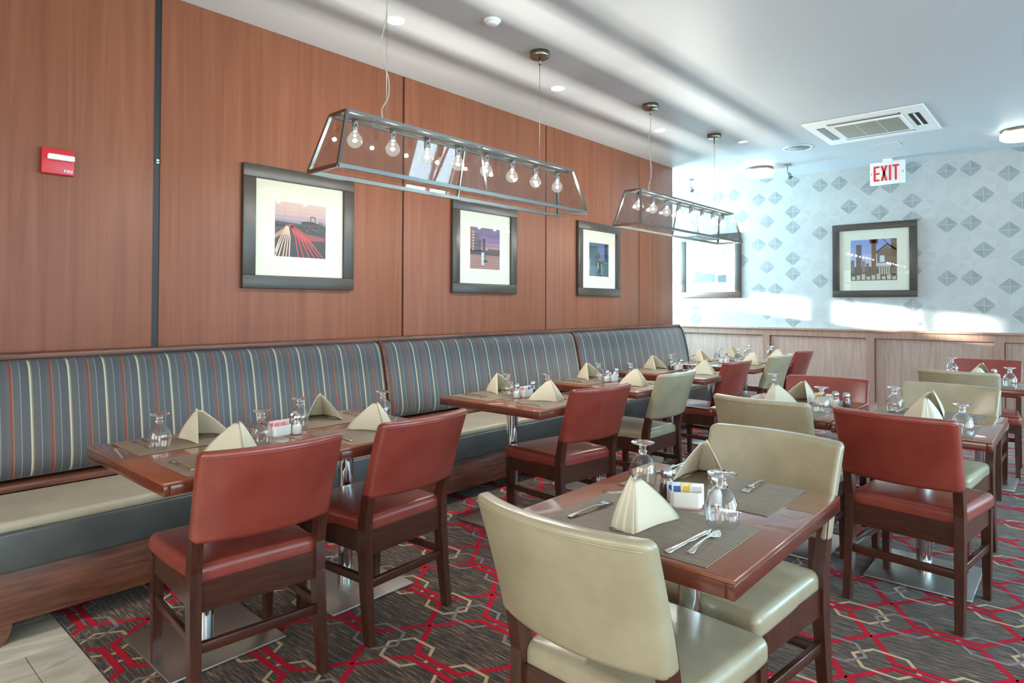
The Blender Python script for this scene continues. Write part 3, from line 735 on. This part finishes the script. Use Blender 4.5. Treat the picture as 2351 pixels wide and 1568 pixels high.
setting('b6', 'chair', BASIC, over=dict(napkin=(0.10, 0.0, 184), goblet=(0.22, 0.18, 0)))
setting('b7', 'wall', BASIC, over=dict(napkin=(-0.06, -0.065, 172), goblet=(-0.13, 0.085, 0)))
setting('b7', 'chair', BASIC, over=dict(napkin=(0.02, 0.0, 184), goblet=(0.17, 0.12, 0)))
setting('f1', 'near', ALL, over=dict(napkin=(-0.030, -0.012, 188), fork=(-0.168, -0.005, -4), knife=(0.134, -0.045, -4), spoon=(0.163, -0.028, 3), goblet=(0.144, 0.112, 0)))
setting('f1', 'far', ALL, over=dict(napkin=(0.055, -0.080, 196), fork=(-0.098, -0.098, 2), knife=(0.192, -0.135, -4), spoon=(0.165, -0.120, 6), goblet=(0.163, 0.118, 0)))
setting('m2', 'near', BASIC, over=dict(napkin=(-0.08, 0.17, 170), goblet=(0.19, 0.06, 0)))
setting('m2', 'far', BASIC, over=dict(napkin=(-0.02, 0.02, 165), goblet=(0.185, -0.10, 0)))
setting('m3', 'near', ALL, over=dict(napkin=(0.01, 0.16, 195), goblet=(0.185, -0.10, 0)))
setting('m3', 'far', ALL, over=dict(napkin=(-0.02, -0.01, 170), goblet=(0.13, 0.05, 0)))
setting('m4', 'near', BASIC, over=dict(napkin=(0.01, 0.05, 190), goblet=(0.195, -0.05, 0)))
setting('m4', 'far', BASIC, over=dict(napkin=(-0.02, -0.02, 175), goblet=(0.20, -0.30+0.03, 0)))
# condiments
COND = {   # table: caddy (x, y, rot), salt, pepper
 'b1': ((1.290, 1.372, 96), None, None), 'b2': (None, (1.318, 1.436), (1.245, 1.462)),
 'b3': ((1.313, 2.940, 90), (1.309, 2.862), (1.292, 3.030)), 'b4': ((1.262, 3.975, 90), (1.262, 3.900), (1.240, 4.060)),
 'b5': ((1.228, 5.050, 90), (1.215, 5.135), (1.210, 4.965)), 'b6': ((1.250, 5.990, 90), (1.240, 5.905), (1.240, 6.080)),
 'f1': ((2.990, 1.636, 30), (3.045, 1.700), (2.917, 1.668)), 'm2': ((2.740, 3.815, 0), (2.812, 3.765), (2.868, 3.755)),
 'm4': (None, (3.085, 6.000), (3.330, 5.930))}
PK = {'f1': ['blue', 'blue', 'white', 'yellow', 'pink', 'white'], 'b1': ['pink', 'pink', 'white', 'pink', 'white'], 'b3': ['pink', 'white', 'blue'], 'b4': ['pink', 'white'], 'b5': ['pink', 'white'], 'b6': ['pink', 'white'], 'm2': ['yellow', 'white']}
for k, (cd, sa_, pe) in COND.items():
    ph = TB[k][3]
    if cd:
        put('caddy', cd[0], cd[1], D(cd[2]), 'white ceramic sugar caddy on the '+ph)
        pk = PK[k]; n = len(pk)
        for i, colr in enumerate(pk):
            u = -0.030+0.060*(i/(n-1) if n > 1 else 0.5); v_ = 0.008*(-1)**i
            ca, sa = math.cos(D(cd[2])), math.sin(D(cd[2]))
            o = put(colr, cd[0]+u*ca-v_*sa, cd[1]+u*sa+v_*ca, D(cd[2]+(4 if i % 2 else -6)), colr+' sugar packet standing in the caddy on the '+ph, TT+0.009)
            o.rotation_euler = (D(-7 if i % 2 else 6), 0, D(cd[2]+(5 if i % 2 else -6)))
    if sa_: put('salt', sa_[0], sa_[1], 0, 'glass salt shaker on the '+ph)
    if pe: put('pepper', pe[0], pe[1], 0, 'glass pepper shaker on the '+ph)

# ------------------------------------------------------------------ pendant lamps
PXL = 1.065
def make_pendant():
    c = empty('pendant_lamp')      # origin on the ceiling, midway between the two canopies
    zb, zt = 1.968-ZC, 2.258-ZC; wb2, wt2, lb, lt = 0.130, 0.072, 1.02, 0.935; b = 0.016
    fr = MB()
    B_ = [(-wb2, -lb, zb), (wb2, -lb, zb), (wb2, lb, zb), (-wb2, lb, zb)]; T_ = [(-wt2, -lt, zt), (wt2, -lt, zt), (wt2, lt, zt), (-wt2, lt, zt)]
    for i in range(4):
        fr.bar(B_[i], B_[(i+1) % 4], b, 0.020); fr.bar(T_[i], T_[(i+1) % 4], b, b); fr.bar(B_[i], T_[i], b, b, up=(0, 1, 0))
    for s in (-1, 1): fr.bar((s*wb2, 0, zb), (s*wt2, 0, zt), b, 0.008, up=(0, 1, 0))
    fr.build('frame', M['lamp_metal'], c)
    def pane(q): 
        q = [Vector(p) for p in q]; n = (q[1]-q[0]).cross(q[3]-q[0]).normalized()*0.0012
        mb = MB(); mb.loft([[p-n for p in q], [p+n for p in q]]); mb.build('pane', M['pane'], c)
    for s in (-1, 1):
        for a, b2_ in ((-1, 0), (0, 1)):
            pane([(s*wb2, a*lb, zb), (s*wb2, b2_*lb, zb), (s*wt2, b2_*lt, zt), (s*wt2, a*lt, zt)])
        pane([(-wb2, s*lb, zb), (wb2, s*lb, zb), (wt2, s*lt, zt), (-wt2, s*lt, zt)])
    MB().box(-0.022, 0.022, -lt, lt, zt-0.012, zt+0.004).build('socket_rail', M['lamp_metal'], c)
    for i in range(8):
        y = -0.84+0.24*i; zc = 2.140-ZC
        sk = MB().lathe([(0.0165, zc+0.040), (0.0175, zc+0.045), (0.0175, zt-0.016-0.0), (0.012, zt-0.012)], 14, (0, y, 0)).build('socket', M['chrome'], c)
        prof = [(0.0, -0.0385)]+[(0.0385*math.sin(a), -0.0385*math.cos(a)) for a in [PI*k/12 for k in range(1, 10)]]+[(0.018, 0.040), (0.014, 0.050)]
        MB().lathe([(r_, z_) for r_, z_ in prof], 20, (0, y, zc)).build('bulb', M['bulb_glass'], c)
        MB().lathe([(0.0, -0.0075), (0.004, -0.005), (0.0055, 0.0), (0.004, 0.005), (0.0, 0.0075)], 10, (0, y, zc)).build('filament', M['filament'], c)
        l_ = light('bulb_light', 'POINT', (0, y, zc), BULB_W, (1.0, 0.96, 0.88), shadow_soft_size=0.010); l_.parent = c
    for s in (-1, 1):
        y = s*0.644
        MB().lathe([(0.0, -0.001), (0.068, -0.001), (0.068, -0.034), (0.064, -0.038), (0.0, -0.038)], 28, (0, y, 0)).build('canopy', M['nickel'], c)
        MB().lathe([(0.007, -0.090), (0.007, -0.036)], 10, (0, y, 0)).build('cable_grip', M['nickel'], c)
        MB().tube([(0, y, -0.088), (0, y, zt)], 0.0018, 6).build('suspension_wire', M['steel'], c)
        MB().lathe([(0.010, zt), (0.010, zt+0.012), (0.004, zt+0.035)], 10, (0, y, 0)).build('wire_anchor', M['steel'], c)
    y = -0.644
    pts = [(0, y, -0.08), (0.004, y-0.008, -0.2), (-0.002, y-0.03, -0.32), (0.0, y-0.035, -0.42), (0.0, y+0.012, -0.52), (0, y+0.012, -0.62), (0, y-0.03, -0.70), (0, y-0.02, -0.76), (0, y-0.06, -0.745), (0, y-0.085, zt)]
    sm = []
    for i in range(len(pts)-1):
        p0, p1, p2, p3 = [Vector(pts[max(0, min(len(pts)-1, i+k))]) for k in (-1, 0, 1, 2)]
        for q in range(5):
            u = q/5; sm.append(0.5*((2*p1)+(-p0+p2)*u+(2*p0-5*p1+4*p2-p3)*u*u+(-p0+3*p1-3*p2+p3)*u**3))
    sm.append(Vector(pts[-1])); MB().tube(sm, 0.0034, 7).build('power_cord', M['cord'], c)
    return c
BULB_W = 12.5
pp = make_pendant()
place(pp, (PXL, 2.730, ZC), 0, 'long glass and steel pendant lamp with eight bulbs, nearest the camera', 'pendant lamp', 'linear glass pendants')
place(pp, (PXL, 5.525, ZC), 0, 'farther long glass and steel pendant lamp, near the wallpapered wall', 'pendant lamp', 'linear glass pendants')

# ------------------------------------------------------------------ framed pictures
def picture(loc, rz, W_, H_, print_fn, pw, ph_, label):
    c = tag(empty('framed_picture', loc, rz), label, 'picture', 'framed city photographs')   # local x right, z up, faces -y
    b = 0.081; fr = MB()
    hx, hz = W_/2, H_/2
    for x0, x1, z0, z1 in ((-hx, hx, hz-b, hz), (-hx, hx, -hz, -hz+b), (-hx, -hx+b, -hz+b, hz-b), (hx-b, hx, -hz+b, hz-b)):
        MB().box(x0, x1, -0.034, -0.002, z0, z1, bev=0.003).build('frame_rail', M['black'], c)
    MB().box(-hx+b, hx-b, -0.014, -0.006, -hz+b, hz-b).build('mat_board', M['mat_board'], c)
    mb = MB(); mats = []; names = {}
    def P_(colr, pts, lay=0):
        if colr not in names:
            names[colr] = len(mats); mats.append(plain('print_%d_%d_%d' % colr, rgb(*colr), 0.45))
        q = [((u-0.5)*pw, -0.0143-0.0002*lay, (v-0.5)*ph_) for u, v in pts]
        mb.add(q, [tuple(range(len(q)))], names[colr])
    print_fn(P_)
    mb.build('print', mats, c)
    MB().box(-hx+b, hx-b, -0.0215, -0.0195, -hz+b, hz-b).build('glazing', M['pic_glass'], c)
    return c
R_ = lambda x0, x1, y0, y1: [(x0, y0), (x1, y0), (x1, y1), (x0, y1)]
def sky(P_, cols, y0, y1):
    n = len(cols)
    for i, cc in enumerate(cols): P_(cc, R_(0, 1, y0+(y1-y0)*i/n, y0+(y1-y0)*(i+1)/n))
def pr_highway(P_):
    P_((58, 44, 48), R_(0, 1, 0, 0.62)); sky(P_, [(150, 136, 156), (176, 152, 162), (200, 164, 160), (206, 172, 164), (208, 178, 170)], 0.60, 1.0)
    P_((64, 54, 56), [(0, 0.60), (0, 0.64), (0.25, 0.63), (0.5, 0.62), (0.52, 0.67), (0.62, 0.68), (0.72, 0.69), (0.8, 0.66), (1, 0.62), (1, 0.5), (0.5, 0.55)], 1)
    P_((92, 74, 80), R_(0.68, 0.70, 0.66, 0.78), 1); P_((92, 74, 80), R_(0.77, 0.79, 0.66, 0.78), 1); P_((92, 74, 80), R_(0.68, 0.79, 0.76, 0.78), 1)
    P_((110, 90, 100), R_(0.86, 0.89, 0.62, 0.70), 1); P_((110, 90, 100), R_(0.91, 0.94, 0.62, 0.69), 1)
    vx, vy = 0.25, 0.62
    P_((150, 62, 62), [(vx, vy), (0.36, 0.42), (0.55, 0.30), (0.62, 0.32), (0.98, 0.32), (0.98, 0.40), (0.6, 0.44), (0.42, 0.54)], 2)
    P_((176, 130, 112), [(vx, vy), (0.14, 0.5), (0.0, 0.40), (0.0, 0.32), (0.12, 0.40), (0.27, 0.40)], 2)
    for i, x in enumerate((-0.06, 0.0, 0.06, 0.14, 0.20, 0.26)):
        P_((236, 196, 164), [(vx-0.01, vy), (0.10+0.035*i, 0.36), (x, 0.0) if x >= 0 else (0, 0.10), (max(0, x)+0.022, 0.0 if x >= 0 else 0.06), (0.12+0.035*i, 0.37), (vx, vy)], 3)
    for i, x in enumerate((0.44, 0.54, 0.66, 0.76, 0.86, 0.94)):
        P_((204, 60, 66), [(vx+0.02, vy-0.02), (0.38+0.05*i, 0.36-0.005*i), (x, 0.0), (x+0.022, 0.0), (0.40+0.055*i, 0.36-0.005*i), (vx+0.04, vy-0.02)], 3)
    for i in range(7): P_((232, 190, 150), R_(0.62+0.05*i, 0.63+0.05*i, 0.50+0.02*((i*3) % 4), 0.515+0.02*((i*3) % 4)), 3)
def pr_tower(P_):
    sky(P_, [(176, 118, 122), (150, 104, 134), (120, 86, 136), (98, 74, 124), (100, 80, 118)], 0.42, 1.0)
    P_((150, 104, 100), R_(0, 1, 0, 0.36)); P_((66, 44, 52), R_(0, 1, 0.34, 0.46), 1)
    P_((122, 84, 90), R_(0.0, 0.14, 0.40, 0.98), 1); P_((86, 70, 92), R_(0.14, 0.30, 0.42, 0.84), 1); P_((72, 58, 78), R_(0.28, 0.36, 0.42, 0.72), 1)
    for i in range(7): P_((220, 160, 130), R_(0.07, 0.12, 0.44+0.07*i, 0.475+0.07*i), 2)
    P_((58, 46, 62), R_(0.41, 0.50, 0.22, 0.75), 2); P_((150, 140, 150), R_(0.43, 0.48, 0.70, 0.78), 2)
    P_((176, 206, 220), R_(0.37, 0.46, 0.10, 0.40), 3); P_((46, 38, 46), R_(0.44, 0.56, 0.16, 0.22), 3); P_((60, 46, 52), R_(0.6, 1.0, 0.40, 0.50), 2)
    for i in range(5): P_((176, 128, 116), [(0, 0.04+0.06*i), (1, 0.01+0.05*i), (1, 0.025+0.05*i), (0, 0.055+0.06*i)], 2)
def pr_street(P_):
    P_((86, 110, 122), R_(0, 1, 0, 1)); P_((96, 104, 150), [(0.45, 0.55), (0.85, 0.5), (0.85, 1), (0.5, 1)], 1)
    P_((58, 84, 96), R_(0, 0.42, 0.3, 0.9), 1); P_((50, 66, 84), R_(0.78, 1.0, 0.45, 1.0), 1)
    for i in range(6): P_((36, 44, 60), R_(0.84, 0.94, 0.55+0.07*i, 0.59+0.07*i), 2)
    P_((52, 66, 72), R_(0.45, 0.52, 0.40, 0.72), 2); P_((120, 96, 84), R_(0.42, 0.72, 0.42, 0.52), 3); P_((70, 60, 60), R_(0.40, 0.74, 0.41, 0.45), 3)
    P_((44, 54, 60), R_(0.44, 0.70, 0.0, 0.42), 2); P_((150, 170, 170), R_(0.42, 0.47, 0.22, 0.42), 3); P_((120, 140, 140), R_(0.60, 0.66, 0.05, 0.40), 3)
    P_((120, 150, 156), R_(0.0, 0.06, 0.1, 0.5), 2); P_((70, 96, 104), R_(0.72, 1.0, 0.0, 0.4), 1)
def pr_bridge_city(P_):
    sky(P_, [(196, 196, 214), (176, 186, 220), (150, 166, 214), (140, 158, 214)], 0.30, 1.0)
    P_((96, 90, 84), R_(0, 1, 0, 0.34), 1)
    for x0, x1, h_, cc in ((0.0, 0.08, 0.5, (120, 112, 112)), (0.12, 0.24, 0.88, (104, 92, 90)), (0.25, 0.32, 0.48, (132, 120, 116)), (0.34, 0.40, 0.42, (110, 100, 98))): P_(cc, R_(x0, x1, 0.2, h_), 2)
    P_((116, 86, 58), R_(0.46, 0.56, 0.0, 1.0), 3); P_((90, 64, 44), R_(0.42, 0.60, 0.90, 1.0), 3)
    P_((122, 104, 84), [(0.58, 0.42), (0.98, 0.42), (0.98, 0.70), (0.80, 0.82), (0.58, 0.66)], 3); P_((90, 76, 62), [(0.56, 0.64), (0.80, 0.84), (1.0, 0.70), (1.0, 0.74), (0.80, 0.90), (0.56, 0.70)], 4)
    P_((120, 90, 62), R_(0.88, 1.0, 0.1, 1.0), 4); P_((210, 214, 216), R_(0.64, 0.74, 0.44, 0.60), 4)
    for i in range(9): P_((196, 190, 170), R_(0.02+0.11*i, 0.10+0.11*i, 0.02, 0.10+0.03*(i % 3)), 4)
    for i in range(5): P_((190, 180, 160), R_(0.62+0.05*i, 0.65+0.05*i, 0.14, 0.36), 4)
    P_((60, 54, 50), [(0.70, 1.0), (0.72, 1.0), (0.95, 0.72), (0.93, 0.72)], 5)
def pr_mono(P_):
    sky(P_, [(214, 216, 220), (208, 212, 218), (190, 196, 206), (164, 174, 188)], 0.2, 1.0)
    P_((100, 108, 118), [(0, 0.02), (0.66, 0.02), (0.66, 0.26), (0.3, 0.30), (0, 0.36)], 1); P_((70, 78, 88), [(0.74, 0.02), (1, 0.02), (1, 0.24), (0.74, 0.22)], 1)
    for i in range(6): P_((150, 156, 166), [(0.05+0.1*i, 0.02), (0.09+0.1*i, 0.02), (0.04+0.08*i, 0.30), (0.02+0.08*i, 0.30)], 2)
    P_((226, 228, 230), R_(0, 1, 0, 0.02), 1)
for yc, fn, lab in ((2.2085, pr_highway, 'black framed photo of a highway with red and white light trails'), (3.938, pr_tower, 'black framed photo of a slim tower under a purple dusk sky'), (5.670, pr_street, 'black framed photo of a blue-grey city street, third on wood wall')):
    picture((0.0, yc, 1.790), PI/2, 0.790, 0.762, fn, 0.363, 0.350, lab)
picture((-0.164, BW, 1.878), 0, 0.905, 0.905, pr_mono, 0.485, 0.49, 'framed pale bridge photo in the sunlit corner of the wallpapered wall')
picture((1.930, BW, 1.876), 0, 0.920, 0.908, pr_bridge_city, 0.502, 0.503, 'black framed photo of a city tower behind a brown bridge')

# ------------------------------------------------------------------ ceiling fittings
def at_ceiling(name, x, y, label, cat, group=None, rz=0): return tag(empty(name, (x, y, ZC), rz), label, cat, group)
for x, y, lab in ((0.709, 2.418, 'round recessed downlight above the nearest pendant lamp'), (0.711, 4.034, 'round recessed downlight between the two pendant lamps'), (0.731, 5.662, 'round recessed downlight above the farther pendant lamp'), (1.175, 6.621, 'small recessed downlight nearest the ceiling speaker')):
    c = at_ceiling('downlight', x, y, lab, 'downlight', 'recessed downlights')
    MB().lathe([(0.058, 0.0), (0.056, -0.006), (0.044, -0.007), (0.042, -0.002), (0.042, 0.0)], 28, cap=False).build('trim_ring', M['white'], c)
    MB().lathe([(0.0, -0.0025), (0.042, -0.0025), (0.042, -0.001)], 24).build('lens', M['downlight'], c)
c = at_ceiling('smoke_detector', 1.162, 2.797, 'small white round smoke detector on the ceiling', 'smoke detector')
MB().lathe([(0.052, -0.001), (0.052, -0.012), (0.046, -0.02), (0.0, -0.021)], 26).build('base', M['white'], c)
MB().lathe([(0.036, -0.02), (0.036, -0.030), (0.03, -0.034), (0.0, -0.034)], 22).build('sensor', M['white'], c)
c = at_ceiling('ceiling_speaker', 1.527, 7.269, 'round grey ceiling speaker grille', 'speaker')
MB().lathe([(0.150, -0.001), (0.148, -0.007), (0.132, -0.008), (0.130, -0.003)], 32, cap=False).build('rim', M['white'], c)
MB().lathe([(0.0, -0.005), (0.132, -0.004), (0.132, -0.002)], 32).build('grille', M['grey'], c)
for x, y, lab in ((0.815, 8.060, 'round glowing flush ceiling light above the pale picture corner'), (3.40, 7.930, 'round glowing flush ceiling light at the right edge')):
    c = at_ceiling('flush_light', x, y, lab, 'ceiling light', 'flush ceiling lights')
    MB().lathe([(0.165, -0.001), (0.165, -0.030)], 36).build('base', M['nickel'], c)
    MB().lathe([(0.158, -0.030), (0.170, -0.036), (0.170, -0.080), (0.150, -0.094), (0.0, -0.097)], 36).build('diffuser', M['diffuser'], c)
for x, y, lab in ((-0.157, 8.152, 'small ceiling spotlight in the bright corner by the panelled wall'), (1.156, 8.064, 'small ceiling spotlight right of the flush light')):
    c = at_ceiling('spotlight', x, y, lab, 'spotlight', 'small adjustable spotlights')
    MB().lathe([(0.045, -0.001), (0.045, -0.012), (0.01, -0.016)], 20).build('base', M['grey'], c)
    MB().tube([(0, 0, -0.01), (0, 0, -0.10), (0.02, -0.02, -0.13)], 0.006, 8).build('arm', M['grey'], c)
    hd = MB().lathe([(0.020, 0.0), (0.024, -0.015), (0.030, -0.062), (0.027, -0.062), (0.02, -0.02)], 18).build('head', M['grey'], c, (0.02, -0.02, -0.115)); hd.rotation_euler = (D(-15), D(-25), 0)
# air-conditioner cassette
c = at_ceiling('air_conditioner', 2.335, 6.840, 'white square ceiling air-conditioner cassette with beige grille', 'air conditioner')
hx = 0.495; fr = MB()
fr.rbox((0, 0, -0.008), (hx, hx, 0.007), 0.005, 2, 0); fr.build('panel', M['white'], c)
MB().box(-0.270, 0.270, -0.250, 0.280, -0.021, -0.0145, bev=0.003).build('grille', M['grille'], c)
for i in range(2): MB().box(-0.090+0.18*i-0.0015, -0.090+0.18*i+0.0015, -0.250, 0.280, -0.0218, -0.021).build('grille_bar', M['white'], c)
for q in ((-0.300, -0.270), (0.270, 0.300)): MB().box(q[0], q[1], -0.280, 0.310, -0.023, -0.0145, bev=0.002).build('grille_frame', M['white'], c)
for q in ((-0.280, -0.250), (0.280, 0.310)): MB().box(-0.270, 0.270, q[0], q[1], -0.023, -0.0145, bev=0.002).build('grille_frame', M['white'], c)
for (a, b, e_, f_), (va, vb, ve, vf), vm in (((-0.30, 0.30, -0.375, -0.315), (-0.29, 0.29, -0.372, -0.362), 'white'), ((-0.30, 0.30, 0.345, 0.385), (-0.295, 0.295, 0.356, 0.383), 'white'),
        ((-0.420, -0.350, -0.27, 0.27), (-0.417, -0.353, -0.262, 0.262), 'grey'), ((0.345, 0.430, -0.27, 0.20), (0.380, 0.396, -0.262, 0.192), 'white')):
    s_ = MB().box(a, b, e_, f_, -0.0165, -0.0145).build('slot', M['dark'], c)
    MB().box(va, vb, ve, vf, -0.0195, -0.0160).build('vane', M[vm], s_)
c = at_ceiling('access_hatch', 2.27, 7.78, 'thin outlined access hatch in the ceiling behind the cassette', 'hatch')
MB().box(-0.12, 0.12, -0.11, 0.11, -0.004, -0.0005).build('panel', M['ceiling'], c)
m_ = MB()
for q in ((-0.128, 0.128, -0.118, -0.112), (-0.128, 0.128, 0.112, 0.118), (-0.128, -0.122, -0.112, 0.112), (0.122, 0.128, -0.112, 0.112)): m_.box(q[0], q[1], q[2], q[3], -0.005, -0.0005)
m_.build('frame', M['white'], c)

# ------------------------------------------------------------------ exit sign hanging below the ceiling, in front of the back wall
EY = 8.50
c = tag(empty('exit_sign', (2.143, EY, ZC)), 'white EXIT sign with red letters hanging from the ceiling', 'exit sign')
k = 1.0; hw = 0.178; z1, z0 = -0.035, -0.300
MB().box(-hw, hw, -0.022, 0.022, z0, z1, bev=0.004).build('housing', M['white'], c)
MB().box(-0.05, 0.05, -0.015, 0.015, z1, -0.001).build('mount', M['white'], c)
lt = MB(); LH = 0.178; lz = -0.168-LH/2; yy = -0.0235; sw = 0.021
def quad(pts): lt.loft([[(x, yy-0.002, z) for x, z in pts], [(x, yy+0.003, z) for x, z in pts]])
def rect(x0, x1, z0_, z1_): quad([(x0, z0_), (x1, z0_), (x1, z1_), (x0, z1_)])
x0 = -0.140; wl2 = 0.062; gp = 0.016
rect(x0, x0+sw, lz, lz+LH); [rect(x0+sw, x0+wl2, lz+q, lz+q+sw) for q in (0, LH/2-sw/2, LH-sw)]
x0 += wl2+gp-0.004
quad([(x0, lz), (x0+sw+0.003, lz), (x0+wl2+0.008, lz+LH), (x0+wl2-sw+0.005, lz+LH)]); quad([(x0+wl2-sw+0.005, lz), (x0+wl2+0.008, lz), (x0+sw+0.003, lz+LH), (x0, lz+LH)])
x0 += wl2+gp+0.008
rect(x0, x0+sw, lz, lz+LH); x0 += sw+gp-0.002
rect(x0, x0+wl2+0.006, lz+LH-sw, lz+LH); rect(x0+wl2/2+0.003-sw/2, x0+wl2/2+0.003+sw/2, lz, lz+LH-sw)
lt.build('lettering', M['sign_red'], c)
for s in (-1, 1):
    lt = MB(); xx = s*0.160
    quad([(xx+s*0.010, -0.168), (xx-s*0.004, -0.150), (xx-s*0.004, -0.157), (xx+s*0.003, -0.168)][::s]); quad([(xx+s*0.010, -0.168), (xx+s*0.003, -0.168), (xx-s*0.004, -0.179), (xx-s*0.004, -0.186)][::s])
    lt.build('chevron', M['sign_red'], c)

# ------------------------------------------------------------------ fire alarm strobe on the panelled wall
c = tag(empty('fire_alarm', (0, 0.879, 2.013), PI/2), 'red wall fire alarm with white strobe lens', 'fire alarm')   # local x right, faces -y
MB().box(-0.068, 0.068, -0.028, -0.001, -0.064, 0.064, bev=0.004).build('plate', M['red_paint'], c)
MB().rbox((0.008, -0.040, 0.018), (0.056, 0.013, 0.014), 0.006, 2, 0).build('strobe_lens', M['ceramic'], c)
cu = bpy.data.curves.new('fire_word', 'FONT'); cu.body = 'FIRE'; cu.size = 0.022; cu.extrude = 0.0008; cu.align_x = 'CENTER'
to = bpy.data.objects.new('fire_word', cu); COL.objects.link(to)
bpy.context.view_layer.update(); dg = bpy.context.evaluated_depsgraph_get()
me = bpy.data.meshes.new_from_object(to.evaluated_get(dg)); bpy.data.objects.remove(to)
me.materials.clear(); me.materials.append(M['white'])
wo = bpy.data.objects.new('lettering', me); COL.objects.link(wo); wo.parent = c; wo.location = (0.042, -0.0285, -0.052); wo.rotation_euler = (PI/2, 0, 0)
